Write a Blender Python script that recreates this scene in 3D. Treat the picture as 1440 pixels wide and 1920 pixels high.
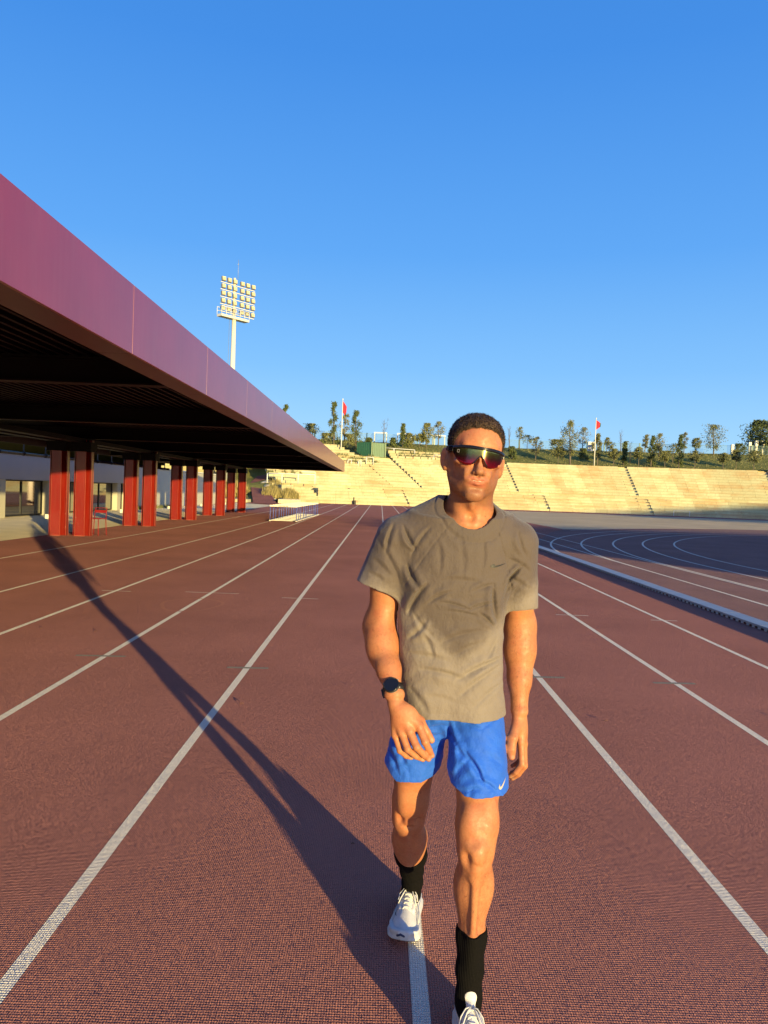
import bpy, bmesh, math, random
import numpy as np
from mathutils import Vector, Matrix, noise

scene = bpy.context.scene
COL = scene.collection
for o in list(bpy.data.objects):
    bpy.data.objects.remove(o)
R_ = math.radians
rnd = random.Random(7)

# ------------------------------------------------------------------ camera
FPX = 1400.0
def camera_matrix():
    roll = R_(2.1)
    d = Vector(((713.9 - 720) / FPX, (960 - 922.5) / FPX, -1)).normalized()
    u = Vector((math.sin(roll), math.cos(roll), 0)); u = (u - d * u.dot(d)).normalized()
    x = d.cross(u)
    m = Matrix((x, d, u)).to_4x4()
    m.translation = Vector((0, 0, 1.5))
    return m
cam_data = bpy.data.cameras.new('camera')
cam = bpy.data.objects.new('camera', cam_data); COL.objects.link(cam)
cam_data.sensor_fit = 'VERTICAL'; cam_data.sensor_height = 36; cam_data.sensor_width = 27
cam_data.lens = 36 * FPX / 1920
cam_data.clip_start = .05; cam_data.clip_end = 4000
cam.matrix_world = camera_matrix()
scene.camera = cam

# ------------------------------------------------------------------ sun and sky
SUN_AZ, SUN_EL = 27.5, 3.8           # light travels 27.5 deg left of +Y, sun low behind the camera on the right
tr = Vector((-math.sin(R_(SUN_AZ)) * math.cos(R_(SUN_EL)), math.cos(R_(SUN_AZ)) * math.cos(R_(SUN_EL)), -math.sin(R_(SUN_EL))))
sun_data = bpy.data.lights.new('sun', 'SUN')
sun_data.energy = 5.0; sun_data.angle = R_(.5); sun_data.color = (1, .78, .33)
sun = bpy.data.objects.new('sun', sun_data); COL.objects.link(sun)
sun.rotation_euler = tr.to_track_quat('-Z', 'Y').to_euler()
sun.location = (30, -60, 20)

world = bpy.data.worlds.new('World'); scene.world = world
world.use_nodes = True
wn = world.node_tree.nodes; wl = world.node_tree.links
for n in list(wn): wn.remove(n)
w_out = wn.new('ShaderNodeOutputWorld'); w_bg = wn.new('ShaderNodeBackground')
sky = wn.new('ShaderNodeTexSky'); sky.sky_type = 'NISHITA'; sky.sun_disc = False
sky.sun_elevation = R_(SUN_EL); sky.sun_rotation = R_(180 - SUN_AZ)
sky.air_density = 1.0; sky.dust_density = .3; sky.ozone_density = 3.0; sky.altitude = 100
# the clear evening sky as photographed: deeper blue overhead, paler towards the horizon
tc = wn.new('ShaderNodeTexCoord'); sp = wn.new('ShaderNodeSeparateXYZ'); wl.new(tc.outputs['Generated'], sp.inputs[0])
ramp = wn.new('ShaderNodeValToRGB'); wl.new(sp.outputs['Z'], ramp.inputs[0])
cr = ramp.color_ramp
SKYR = [(0.0, (.42, .70, .92)), (.06, (.35, .64, .93)), (.16, (.205, .49, .90)), (.30, (.105, .355, .84)), (.50, (.052, .25, .73)), (.75, (.035, .19, .60)), (1.0, (.03, .16, .52))]
cr.elements[0].position = 0; cr.elements[0].color = (*SKYR[0][1], 1)
cr.elements[1].position = 1; cr.elements[1].color = (*SKYR[-1][1], 1)
for p, c in SKYR[1:-1]:
    e = cr.elements.new(p); e.color = (*c, 1)
SKY_STRENGTH = .12; GLOW = .85
gain = wn.new('ShaderNodeVectorMath'); gain.operation = 'SCALE'; gain.inputs['Scale'].default_value = .76 / SKY_STRENGTH
wl.new(ramp.outputs[0], gain.inputs[0])
mixn = wn.new('ShaderNodeMix'); mixn.data_type = 'RGBA'; mixn.inputs[0].default_value = .88
wl.new(sky.outputs[0], mixn.inputs[6]); wl.new(gain.outputs[0], mixn.inputs[7])
# warm low-sun glow round the sun, behind the camera
geo = wn.new('ShaderNodeVectorMath'); geo.operation = 'DOT_PRODUCT'; wl.new(tc.outputs['Generated'], geo.inputs[0]); geo.inputs[1].default_value = tuple(-tr)
def wmath(op, a, b=None):
    m = wn.new('ShaderNodeMath'); m.operation = op
    for i, x in enumerate((a, b)):
        if x is None: continue
        if isinstance(x, (int, float)): m.inputs[i].default_value = x
        else: wl.new(x, m.inputs[i])
    return m.outputs[0]
hd = wmath('MAXIMUM', wmath('ADD', wmath('MULTIPLY', geo.outputs['Value'], .5), .5), 0)
g1 = wmath('POWER', hd, 4.0)
g2 = wmath('EXPONENT', wmath('MULTIPLY', wmath('ABSOLUTE', sp.outputs['Z']), -3.2))
gg = wmath('MULTIPLY', wmath('MULTIPLY', g1, g2), GLOW / SKY_STRENGTH)
gc = wn.new('ShaderNodeVectorMath'); gc.operation = 'SCALE'; gc.inputs[0].default_value = (1.0, .60, .33); wl.new(gg, gc.inputs['Scale'])
ga = wn.new('ShaderNodeVectorMath'); ga.operation = 'ADD'; wl.new(mixn.outputs[2], ga.inputs[0]); wl.new(gc.outputs[0], ga.inputs[1])
wl.new(ga.outputs[0], w_bg.inputs[0]); w_bg.inputs[1].default_value = SKY_STRENGTH
wl.new(w_bg.outputs[0], w_out.inputs[0])
scene.view_settings.view_transform = 'Standard'; scene.view_settings.look = 'None'
scene.view_settings.gamma = 1; scene.view_settings.exposure = .66
scene.view_settings.use_curve_mapping = False
scene.render.engine = 'CYCLES'

# ------------------------------------------------------------------ helpers
def tag(o, label=None, cat=None, group=None, kind=None):
    if label: o['label'] = label
    if cat: o['category'] = cat
    if group: o['group'] = group
    if kind: o['kind'] = kind
    return o

def empty(name, loc=(0, 0, 0), rz=0, label=None, cat=None, group=None):
    o = bpy.data.objects.new(name, None); COL.objects.link(o)
    o.location = loc; o.rotation_euler = (0, 0, rz); o.empty_display_size = .2
    return tag(o, label, cat, group)

class MB:
    """collects simple shapes and links them as one mesh object"""
    def __init__(s): s.v = []; s.f = []; s.sm = []
    def add(s, vs, fs, smooth=False):
        b = len(s.v); s.v += [tuple(p) for p in vs]
        s.f += [tuple(i + b for i in f) for f in fs]; s.sm += [smooth] * len(fs)
        return s
    def box(s, x0, x1, y0, y1, z0, z1, m=None):
        vs = [Vector(p) for p in ((x0,y0,z0),(x1,y0,z0),(x1,y1,z0),(x0,y1,z0),(x0,y0,z1),(x1,y0,z1),(x1,y1,z1),(x0,y1,z1))]
        if m: vs = [m @ p for p in vs]
        return s.add(vs, [(0,3,2,1),(4,5,6,7),(0,1,5,4),(1,2,6,5),(2,3,7,6),(3,0,4,7)])
    def cbox(s, c, d, m=None):
        return s.box(c[0]-d[0]/2, c[0]+d[0]/2, c[1]-d[1]/2, c[1]+d[1]/2, c[2]-d[2]/2, c[2]+d[2]/2, m)
    def tube(s, pts, r, n=8, cap=True):
        pts = [Vector(p) for p in pts]
        rs = r if isinstance(r, (list, tuple)) else [r] * len(pts)
        b = len(s.v); prev = None
        for i, p in enumerate(pts):
            t = (pts[min(i+1, len(pts)-1)] - pts[max(i-1, 0)]).normalized()
            ref = prev if prev is not None else (Vector((0,0,1)) if abs(t.z) < .9 else Vector((1,0,0)))
            a = (ref - t * ref.dot(t)).normalized(); prev = a; c = t.cross(a)
            for k in range(n):
                th = 2 * math.pi * k / n
                s.v.append(tuple(p + (a * math.cos(th) + c * math.sin(th)) * rs[i]))
        for i in range(len(pts) - 1):
            for k in range(n):
                k2 = (k + 1) % n
                s.f.append((b+i*n+k, b+i*n+k2, b+(i+1)*n+k2, b+(i+1)*n+k)); s.sm.append(True)
        if cap:
            s.f.append(tuple(b + k for k in reversed(range(n)))); s.sm.append(False)
            e = b + (len(pts) - 1) * n
            s.f.append(tuple(e + k for k in range(n))); s.sm.append(False)
        return s
    def prism(s, poly, z0, z1, m=None):
        n = len(poly); vs = [Vector((x, y, z0)) for x, y in poly] + [Vector((x, y, z1)) for x, y in poly]
        if m: vs = [m @ p for p in vs]
        return s.add(vs, [tuple(reversed(range(n))), tuple(range(n, 2*n))] + [(i, (i+1) % n, n + (i+1) % n, n + i) for i in range(n)])
    def mesh(s, name, mat=None):
        me = bpy.data.meshes.new(name); me.from_pydata(s.v, [], s.f)
        me.polygons.foreach_set('use_smooth', s.sm)
        if mat: me.materials.append(mat)
        me.update(); return me
    def build(s, name, mat, parent=None, loc=None, bevel=0, **k):
        o = bpy.data.objects.new(name, s.mesh(name, mat)); COL.objects.link(o)
        if parent: o.parent = parent
        if loc: o.location = loc
        if bevel:
            m = o.modifiers.new('bevel', 'BEVEL'); m.width = bevel; m.segments = 2; m.limit_method = 'ANGLE'
        return tag(o, **k)

def copy_tree(o, parent=None):
    c = o.copy(); COL.objects.link(c); c.parent = parent
    for ch in [x for x in KIDS.get(o.name, [])]: 
        copy_tree(ch, c)
    return c
KIDS = {}
def note_kids(root):
    """remember who hangs below root, so copies need no scan of all objects"""
    allo = list(bpy.data.objects)
    def rec(o):
        KIDS[o.name] = [x for x in allo if x.parent == o]
        for x in KIDS[o.name]: rec(x)
    rec(root)

# ------------------------------------------------------------------ materials
def newmat(name):
    m = bpy.data.materials.new(name); m.use_nodes = True
    if hasattr(m.cycles, 'use_bump_map_correction'): m.cycles.use_bump_map_correction = False
    if hasattr(m, 'use_bump_map_correction'): m.use_bump_map_correction = False
    nt = m.node_tree; b = nt.nodes['Principled BSDF']
    return m, nt, b
def N(nt, typ, **k):
    n = nt.nodes.new(typ)
    for a, v in k.items(): setattr(n, a, v)
    return n
def pos(nt, scale=(1, 1, 1), obj=False):
    if obj:
        g = N(nt, 'ShaderNodeTexCoord').outputs['Object']
    else:
        g = N(nt, 'ShaderNodeNewGeometry').outputs['Position']
    mp = N(nt, 'ShaderNodeMapping'); mp.inputs['Scale'].default_value = scale
    nt.links.new(g, mp.inputs[0]); return mp.outputs[0]
def noise_(nt, vec, scale, detail=4, rough=.6):
    n = N(nt, 'ShaderNodeTexNoise'); n.inputs['Scale'].default_value = scale
    n.inputs['Detail'].default_value = detail; n.inputs['Roughness'].default_value = rough
    nt.links.new(vec, n.inputs['Vector']); return n.outputs['Fac']
def rampn(nt, fac, stops):
    r = N(nt, 'ShaderNodeValToRGB'); e = r.color_ramp.elements
    while len(e) < len(stops): e.new(.5)
    for el, (p, c) in zip(e, stops):
        el.position = p; el.color = (*c, 1) if len(c) == 3 else c
    nt.links.new(fac, r.inputs[0]); return r.outputs[0]
def mixc(nt, f, a, b, mode='MIX'):
    m = N(nt, 'ShaderNodeMix', data_type='RGBA', blend_type=mode)
    for i, x in ((0, f), (6, a), (7, b)):
        if isinstance(x, (int, float)): m.inputs[i].default_value = x
        elif isinstance(x, tuple): m.inputs[i].default_value = (*x, 1) if len(x) == 3 else x
        else: nt.links.new(x, m.inputs[i])
    return m.outputs[2]
def math_(nt, op, a, b=None, c=None):
    m = N(nt, 'ShaderNodeMath', operation=op)
    for i, x in enumerate((a, b, c)):
        if x is None: continue
        if isinstance(x, (int, float)): m.inputs[i].default_value = x
        else: nt.links.new(x, m.inputs[i])
    return m.outputs[0]
def bump(nt, b, h, strength=.3, dist=.01, prev=None):
    n = N(nt, 'ShaderNodeBump'); n.inputs['Strength'].default_value = strength; n.inputs['Distance'].default_value = dist
    nt.links.new(h, n.inputs['Height'])
    if prev: nt.links.new(prev, n.inputs['Normal'])
    if b: nt.links.new(n.outputs[0], b.inputs['Normal'])
    return n.outputs[0]
def simple(name, col, rough=.6, metal=0, var=.15, scale=8, bmp=0, bscale=60, spec=None, coat=0):
    m, nt, b = newmat(name)
    p = pos(nt, obj=True)
    f = noise_(nt, p, scale)
    lo = tuple(c * (1 - var) for c in col); hi = tuple(min(1, c * (1 + var)) for c in col)
    nt.links.new(rampn(nt, f, [(.3, lo), (.7, hi)]), b.inputs['Base Color'])
    b.inputs['Roughness'].default_value = rough; b.inputs['Metallic'].default_value = metal
    if spec is not None: b.inputs['Specular IOR Level'].default_value = spec
    if coat: b.inputs['Coat Weight'].default_value = coat; b.inputs['Coat Roughness'].default_value = .12
    if bmp: bump(nt, b, noise_(nt, p, bscale, 3), bmp, .01)
    return m

def track_material(name, base, paint=None):
    """polyurethane running track: fine rows of rubber grains"""
    m, nt, b = newmat(name)
    p = pos(nt)
    sx = N(nt, 'ShaderNodeSeparateXYZ'); nt.links.new(p, sx.inputs[0])
    wob = noise_(nt, pos(nt, (30, 30, 30)), 1.6, 2)
    wo = math_(nt, 'ADD', math_(nt, 'MULTIPLY', wob, 1.1), math_(nt, 'MULTIPLY', noise_(nt, pos(nt, (1, .4, 1)), 2.2, 1, .5), 5))
    gx = math_(nt, 'SINE', math_(nt, 'ADD', math_(nt, 'MULTIPLY', sx.outputs['X'], 2 * math.pi / .0078), wo))
    gy = math_(nt, 'SINE', math_(nt, 'ADD', math_(nt, 'MULTIPLY', sx.outputs['Y'], 2 * math.pi / .0105), math_(nt, 'MULTIPLY', wo, 1.7)))
    grid = math_(nt, 'ADD', math_(nt, 'MULTIPLY', gx, .62), math_(nt, 'MULTIPLY', gy, .18))
    grain = noise_(nt, p, 210, 3, .7)
    med = noise_(nt, pos(nt, (1, .55, 1)), 26, 4, .65)
    big = noise_(nt, p, .55, 5, .6)
    h = math_(nt, 'ADD', math_(nt, 'MULTIPLY', grid, .5), math_(nt, 'MULTIPLY', grain, 1.5))
    h = math_(nt, 'ADD', h, math_(nt, 'MULTIPLY', med, 1.0))
    # steep grain facets: their slopes, not only their heights, so that they hold at any distance
    nz = N(nt, 'ShaderNodeTexNoise'); nz.inputs['Scale'].default_value = 430; nz.inputs['Detail'].default_value = 2; nt.links.new(p, nz.inputs['Vector'])
    sub = N(nt, 'ShaderNodeVectorMath', operation='SUBTRACT'); nt.links.new(nz.outputs['Color'], sub.inputs[0]); sub.inputs[1].default_value = (.5, .5, .5)
    mul = N(nt, 'ShaderNodeVectorMath', operation='MULTIPLY'); nt.links.new(sub.outputs[0], mul.inputs[0]); mul.inputs[1].default_value = (FACET, FACET, 0)
    cx_ = math_(nt, 'MULTIPLY', math_(nt, 'COSINE', math_(nt, 'ADD', math_(nt, 'MULTIPLY', sx.outputs['X'], 2 * math.pi / .0078), wo)), GRIDS)
    cy_ = math_(nt, 'MULTIPLY', math_(nt, 'COSINE', math_(nt, 'ADD', math_(nt, 'MULTIPLY', sx.outputs['Y'], 2 * math.pi / .0105), math_(nt, 'MULTIPLY', wo, 1.7))), GRIDS)
    cb_ = N(nt, 'ShaderNodeCombineXYZ'); nt.links.new(cx_, cb_.inputs[0]); nt.links.new(cy_, cb_.inputs[1]); cb_.inputs[2].default_value = 1
    ad = N(nt, 'ShaderNodeVectorMath', operation='ADD'); nt.links.new(mul.outputs[0], ad.inputs[0]); nt.links.new(cb_.outputs[0], ad.inputs[1])
    no = N(nt, 'ShaderNodeVectorMath', operation='NORMALIZE'); nt.links.new(ad.outputs[0], no.inputs[0]); nt.links.new(no.outputs[0], b.inputs['Normal'])
    lo = tuple(c * .72 for c in base); hi = tuple(min(1, c * 1.28) for c in base)
    c1 = rampn(nt, big, [(.3, tuple(c * .86 for c in base)), (.7, tuple(c * 1.13 for c in base))])
    cell = math_(nt, 'MULTIPLY_ADD', grid, .26, math_(nt, 'MULTIPLY', grain, .95))
    c2 = rampn(nt, cell, [(.05, (.50, .48, .52)), (.68, (1, 1, 1))])
    c = mixc(nt, 1.0, c1, c2, 'MULTIPLY')
    # small dark specks and scuffs
    sc = noise_(nt, pos(nt, (1, .25, 1)), 3.2, 6, .75)
    c = mixc(nt, rampn(nt, sc, [(.66, (0, 0, 0)), (.80, (.35, .35, .35))]), c, tuple(x * .6 for x in base))
    if paint:
        worn = noise_(nt, p, 60, 5, .8)
        wear = rampn(nt, math_(nt, 'MULTIPLY_ADD', grid, .16, worn), [(.17, (.25, .25, .25)), (.32, (1, 1, 1))])
        c = mixc(nt, wear, c, paint)
    nt.links.new(c, b.inputs['Base Color'])
    b.inputs['Roughness'].default_value = .85; b.inputs['Specular IOR Level'].default_value = .25
    return m
FACET, GRIDS = 7.6, .85
M = {}
M['track'] = track_material('track_rubber', (.365, .152, .122))
M['line'] = track_material('track_line_paint', (.365, .152, .122), (.66, .60, .53))
M['greyline'] = track_material('track_grey_mark', (.36, .135, .10), (.22, .20, .17))
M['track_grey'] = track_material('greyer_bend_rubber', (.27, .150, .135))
M['worn'] = track_material('track_patch', (.42, .18, .13))

def facets(nt, b, scale, k):
    """rough ground: random facet slopes that hold at any distance"""
    nz = N(nt, 'ShaderNodeTexNoise'); nz.inputs['Scale'].default_value = scale; nz.inputs['Detail'].default_value = 2; nt.links.new(pos(nt), nz.inputs['Vector'])
    sub = N(nt, 'ShaderNodeVectorMath', operation='SUBTRACT'); nt.links.new(nz.outputs['Color'], sub.inputs[0]); sub.inputs[1].default_value = (.5, .5, .5)
    mul = N(nt, 'ShaderNodeVectorMath', operation='MULTIPLY'); nt.links.new(sub.outputs[0], mul.inputs[0]); mul.inputs[1].default_value = (k, k, 0)
    g = N(nt, 'ShaderNodeNewGeometry')
    ad = N(nt, 'ShaderNodeVectorMath', operation='ADD'); nt.links.new(mul.outputs[0], ad.inputs[0]); nt.links.new(g.outputs['Normal'], ad.inputs[1])
    no = N(nt, 'ShaderNodeVectorMath', operation='NORMALIZE'); nt.links.new(ad.outputs[0], no.inputs[0]); nt.links.new(no.outputs[0], b.inputs['Normal'])

def stone_material():
    m, nt, b = newmat('limestone')
    p = pos(nt)
    big = noise_(nt, pos(nt, (.25, .25, .8)), 1.2, 6, .7)
    fine = noise_(nt, p, 9, 5, .7)
    c = rampn(nt, fine, [(.25, (.47, .455, .27)), (.75, (.60, .58, .36))])
    c = mixc(nt, rampn(nt, big, [(.46, (0, 0, 0)), (.66, (.75, .75, .75))]), c, (.50, .30, .13))
    streak = noise_(nt, pos(nt, (2.2, 2.2, .25)), 2.0, 5, .7)
    c = mixc(nt, rampn(nt, streak, [(.56, (0, 0, 0)), (.72, (.55, .55, .55))]), c, (.34, .24, .14))
    # darker line where each riser meets the tread below it, and block-to-block tint
    sx = N(nt, 'ShaderNodeSeparateXYZ'); nt.links.new(p, sx.inputs[0])
    fr = math_(nt, 'FRACT', math_(nt, 'MULTIPLY', math_(nt, 'SUBTRACT', sx.outputs['Z'], 2.08), 1 / .36))
    riser_dark = rampn(nt, math_(nt, 'MULTIPLY_ADD', noise_(nt, p, 2.5, 4, .7), .25, fr), [(.18, (.50, .50, .50)), (.42, (0, 0, 0))])
    c = mixc(nt, riser_dark, c, (.26, .19, .11))
    ri = N(nt, 'ShaderNodeNewGeometry')
    c = mixc(nt, 1.0, c, rampn(nt, ri.outputs['Random Per Island'], [(0, (.80, .78, .74)), (1, (1, 1, 1))]), 'MULTIPLY')
    nt.links.new(c, b.inputs['Base Color']); b.inputs['Roughness'].default_value = .85
    bump(nt, b, fine, .5, .02)
    return m
M['stone'] = stone_material()
M['concrete'] = simple('pale_concrete', (.70, .60, .40), .8, var=.12, scale=1.2)
M['plaster'] = simple('painted_render', (.50, .47, .36), .75, var=.05, scale=.7)
M['fascia_grey'] = simple('grey_panel', (.34, .34, .37), .5, var=.05, scale=.5)
M['white_metal'] = simple('white_painted_metal', (.75, .74, .68), .45, var=.05)
M['cream_metal'] = simple('cream_painted_metal', (.72, .68, .55), .5, var=.06)
M['blue_metal'] = simple('blue_painted_tube', (.09, .12, .42), .4, var=.1)
M['black'] = simple('black_rubber', (.012, .012, .014), .5, var=.2)
M['dark_metal'] = simple('dark_brown_metal', (.030, .014, .016), .45, var=.3, scale=3)
M['green_panel'] = simple('green_metal_panel', (.035, .13, .065), .5, var=.12, scale=2)
M['green_edge'] = simple('pale_green_trim', (.22, .30, .16), .5)
M['flag_red'] = simple('red_flag_cloth', (.62, .02, .04), .8, var=.1)
M['flag_green'] = simple('green_flag_star', (.01, .12, .04), .8)
M['alu'] = simple('pale_grey_kerb_metal', (.46, .41, .36), .6, var=.1, scale=3)
M['lamp_glass'] = simple('floodlight_glass', (.62, .57, .36), .3, var=.12)
M['lamp_body'] = simple('floodlight_housing', (.30, .27, .19), .5, var=.12)
M['steel'] = simple('galvanised_steel', (.35, .37, .38), .5, metal=.4, var=.15)
M['teal_post'] = simple('teal_fence_post', (.10, .22, .22), .5)
M['red_chair'] = simple('red_plastic', (.26, .015, .02), .4)
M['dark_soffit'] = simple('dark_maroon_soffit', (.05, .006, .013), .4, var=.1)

def paint_red(name, col, rough, coat):
    m, nt, b = newmat(name)
    f = noise_(nt, pos(nt, (1, 1, 1)), 1.3, 4); st = noise_(nt, pos(nt, (3, 3, .3)), 6, 3)
    c = rampn(nt, f, [(.3, tuple(x * .9 for x in col)), (.7, tuple(x * 1.08 for x in col))])
    c = mixc(nt, rampn(nt, st, [(.45, (0, 0, 0)), (.75, (.05, .05, .05))]), c, (.36, .26, .22))
    nt.links.new(c, b.inputs['Base Color'])
    b.inputs['Roughness'].default_value = rough; b.inputs['Coat Weight'].default_value = coat; b.inputs['Coat Roughness'].default_value = .15
    bump(nt, b, noise_(nt, pos(nt, (1, .4, 1)), 1.2, 2), .08, .02)
    return m
M['maroon'] = paint_red('maroon_gloss_panel', (.24, .026, .048), .36, .35)
M['column_red'] = paint_red('red_oxide_gloss_steel', (.21, .009, .004), .28, .22)
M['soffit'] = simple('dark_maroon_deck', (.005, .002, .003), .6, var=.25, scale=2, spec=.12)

M['highlight_paint'] = simple('edge_highlight_paint', (.42, .10, .06), .4)  # lighter red that paints a sun highlight onto the flange edges
def glass_mat():
    m, nt, b = newmat('window_glass')
    b.inputs['Base Color'].default_value = (.02, .02, .02, 1); b.inputs['Roughness'].default_value = .04
    b.inputs['Specular IOR Level'].default_value = 1.0; b.inputs['IOR'].default_value = 2.2
    b.inputs['Metallic'].default_value = 0
    return m
M['glass'] = glass_mat()

def grass_ground():
    m, nt, b = newmat('dry_grass_ground')
    p = pos(nt)
    f = noise_(nt, p, .5, 6, .7); g = noise_(nt, p, 7, 5, .7)
    c = rampn(nt, f, [(.3, (.20, .205, .06)), (.55, (.27, .255, .08)), (.75, (.37, .31, .12))])
    c = mixc(nt, 1.0, c, rampn(nt, g, [(.25, (.55, .6, .5)), (.7, (1, 1, 1))]), 'MULTIPLY')
    nt.links.new(c, b.inputs['Base Color']); b.inputs['Roughness'].default_value = .9; b.inputs['Specular IOR Level'].default_value = .1
    facets(nt, b, 40, 7)
    return m
M['grass'] = grass_ground()
def field_mat():
    m, nt, b = newmat('worn_infield')
    p = pos(nt)
    f = noise_(nt, p, .3, 5, .6); g = noise_(nt, p, 60, 3, .7)
    c = rampn(nt, f, [(.3, (.42, .33, .22)), (.7, (.53, .42, .28))])
    nt.links.new(c, b.inputs['Base Color']); b.inputs['Roughness'].default_value = .95; b.inputs['Specular IOR Level'].default_value = .1
    facets(nt, b, 90, 7.5)
    return m
M['field'] = field_mat()
facets(M['concrete'].node_tree, M['concrete'].node_tree.nodes['Principled BSDF'], 150, 7.5)
M['earth'] = simple('bare_earth', (.22, .15, .09), .95, var=.2, scale=.2)

def leaf_mat(name, a, b_, ):
    m, nt, b = newmat(name)
    oi = N(nt, 'ShaderNodeNewGeometry')
    c = rampn(nt, oi.outputs['Random Per Island'], [(.0, a), (1, b_)])
    nt.links.new(c, b.inputs['Base Color']); b.inputs['Roughness'].default_value = .7; b.inputs['Specular IOR Level'].default_value = .2
    b.inputs['Subsurface Weight'].default_value = 0
    return m
M['leaf_dark'] = leaf_mat('dark_leaves', (.05, .072, .022), (.155, .175, .06))
M['leaf_mid'] = leaf_mat('green_leaves', (.09, .105, .032), (.25, .24, .095))
M['leaf_pale'] = leaf_mat('pale_leaves', (.11, .12, .05), (.26, .24, .12))
M['leaf_dry'] = leaf_mat('dry_grass_blades', (.20, .16, .05), (.42, .34, .13))
M['bark'] = simple('grey_bark', (.16, .13, .10), .9, var=.3, scale=12)
M['rock'] = simple('pale_boulder', (.46, .41, .31), .9, var=.2, scale=5, bmp=.6, bscale=12)

# ================================================================== ground, track, lines
def sheet(name, poly, z, mat, kind='structure'):
    if sum(a[0] * b[1] - b[0] * a[1] for a, b in zip(poly, poly[1:] + poly[:1])) < 0: poly = poly[::-1]
    me = bpy.data.meshes.new(name); me.from_pydata([(x, y, z) for x, y in poly], [], [tuple(range(len(poly)))])
    me.materials.append(mat); me.update()
    o = bpy.data.objects.new(name, me); COL.objects.link(o); o['kind'] = kind; return o

sheet('ground', [(-1500, -1500), (1500, -1500), (1500, 1500), (-1500, 1500)], -.02, M['earth'])
CX, CY = 20.0, 2.0                       # centre of the curved terraces
def pol(r, deg): return (CX + r * math.sin(R_(deg)), CY + r * math.cos(R_(deg)))
R0 = 84.5
arc = [pol(R0 + .6, a) for a in range(30, -21, -2)]
sheet('running_track', [(-9.0, -40), (75, -40)] + arc + [(-14, 79.5), (-14, 71), (-9.0, 65)], 0.0, M['track'])
BX, BY = 33.4, 18.0                      # centre of the bend inside the straight
# worn infield beyond the bend
fp = [(8.0, 30)] + [(BX - 30 * math.cos(R_(a)), BY + 30 * math.sin(R_(a))) for a in range(28, 91, 4)] + [(75, 48)]
fp = [(9.0, 36.5)] + [(BX - 30 * math.cos(R_(a)), BY + 30 * math.sin(R_(a))) for a in range(42, 91, 4)] + [(75, 48)] \
     + [pol(76.5, a) for a in range(34, -10, -2)] + [(8.0, 76.6)]
sheet('infield', fp, .0014, M['field'])

def ribbon(pts, w):
    """flat ribbon outline along pts"""
    vs = []; n = len(pts)
    for i, p in enumerate(pts):
        a = pts[max(i - 1, 0)]; b = pts[min(i + 1, n - 1)]
        dx, dy = b[0] - a[0], b[1] - a[1]; l = math.hypot(dx, dy) or 1
        nx, ny = -dy / l * w / 2, dx / l * w / 2
        vs += [(p[0] + nx, p[1] + ny), (p[0] - nx, p[1] - ny)]
    return vs, [(2*i, 2*i+1, 2*i+3, 2*i+2) for i in range(n - 1)]
def line(name, pts, w, z=.0005, mat='line'):
    vs, fs = ribbon(pts, w)
    me = bpy.data.meshes.new(name); me.from_pydata([(x, y, z) for x, y in vs], [], fs); me.materials.append(M[mat]); me.update()
    o = bpy.data.objects.new(name, me); COL.objects.link(o); o['kind'] = 'structure'; return o
LINES = {-5: -7.06, -4: -4.97, -3: -3.615, -2: -2.325, -1: -1.057, 0: .172, 1: 1.377, 2: 2.51, 3: 3.65}
for k, x in LINES.items():
    yend = CY + math.sqrt(R0**2 - (x - CX)**2) - .35
    line('lane_line', [(x, -6), (x, yend)], .052)
# fine cross ticks and faint grey marks
for x, y, w in [(-1.055, 10.22, .5), (-2.31, 10.45, .75), (2.53, 9.6, .42), (3.66, 9.44, .34), (-3.6, 10.3, .4)]:
    line('lane_tick', [(x - w / 2, y), (x + w / 2, y)], .024, .0009)
for x, y, w in [(-1.05, 6.16, .34), (-2.36, 6.4, .42), (1.42, 6.2, .36), (2.5, 6.15, .36)]:
    line('faint_grey_mark', [(x - w / 2, y), (x + w / 2, y + .02)], .05, .0009, 'greyline')
for x0, x1, y in [(-3.9, -2.6, 21.0), (-1.0, .1, 15.4)]:
    line('lane_tick', [(x0, y), (x0 + .35, y)], .03, .0009, 'worn')
# resurfaced oval patch on lane line
pt = [(-2.33 + .36 * math.cos(a) * (1 + .1 * math.sin(3 * a)), 9.35 + .52 * math.sin(a)) for a in [i * math.pi / 16 for i in range(33)]]
line('patch_rim', pt, .045, .0009, 'worn')
# thin curve crossing the lanes far down the track (relay mark)
line('crossing_curve', [(-7 + i * .8, 66 + 3.2 * math.sin(i * .16)) for i in range(22)], .09, .0010)
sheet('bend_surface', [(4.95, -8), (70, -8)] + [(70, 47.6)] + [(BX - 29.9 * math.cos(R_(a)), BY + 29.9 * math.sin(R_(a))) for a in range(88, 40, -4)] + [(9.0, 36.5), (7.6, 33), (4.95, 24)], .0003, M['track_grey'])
# bend lane lines right of the kerb
for k, x in enumerate([4.9, 5.88, 6.93, 7.92, 8.98]):
    r = BX - x
    pts = [(x, y) for y in range(-6, 18, 4)] + [(BX - r * math.cos(R_(a)), BY + r * math.sin(R_(a))) for a in range(0, 96, 2)]
    line('bend_line', pts, .06, .0022)
line('straight_line', [(6.0, -6), (5.85, 19), (5.75, 60)], .05, .0026)
line('straight_line', [(6.85, 12), (6.75, 32), (6.6, 74)], .05, .0026)
line('infield_edge_line', [(BX - 30 * math.cos(R_(a)), BY + 30 * math.sin(R_(a))) for a in range(36, 92, 3)], .06, .0030)
line('far_track_line', [pol(76.5, a) for a in range(32, -12, -2)], .35, .0026)
line('far_track_line', [pol(80.5, a) for a in range(32, -12, -2)], .12, .0026)
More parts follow.
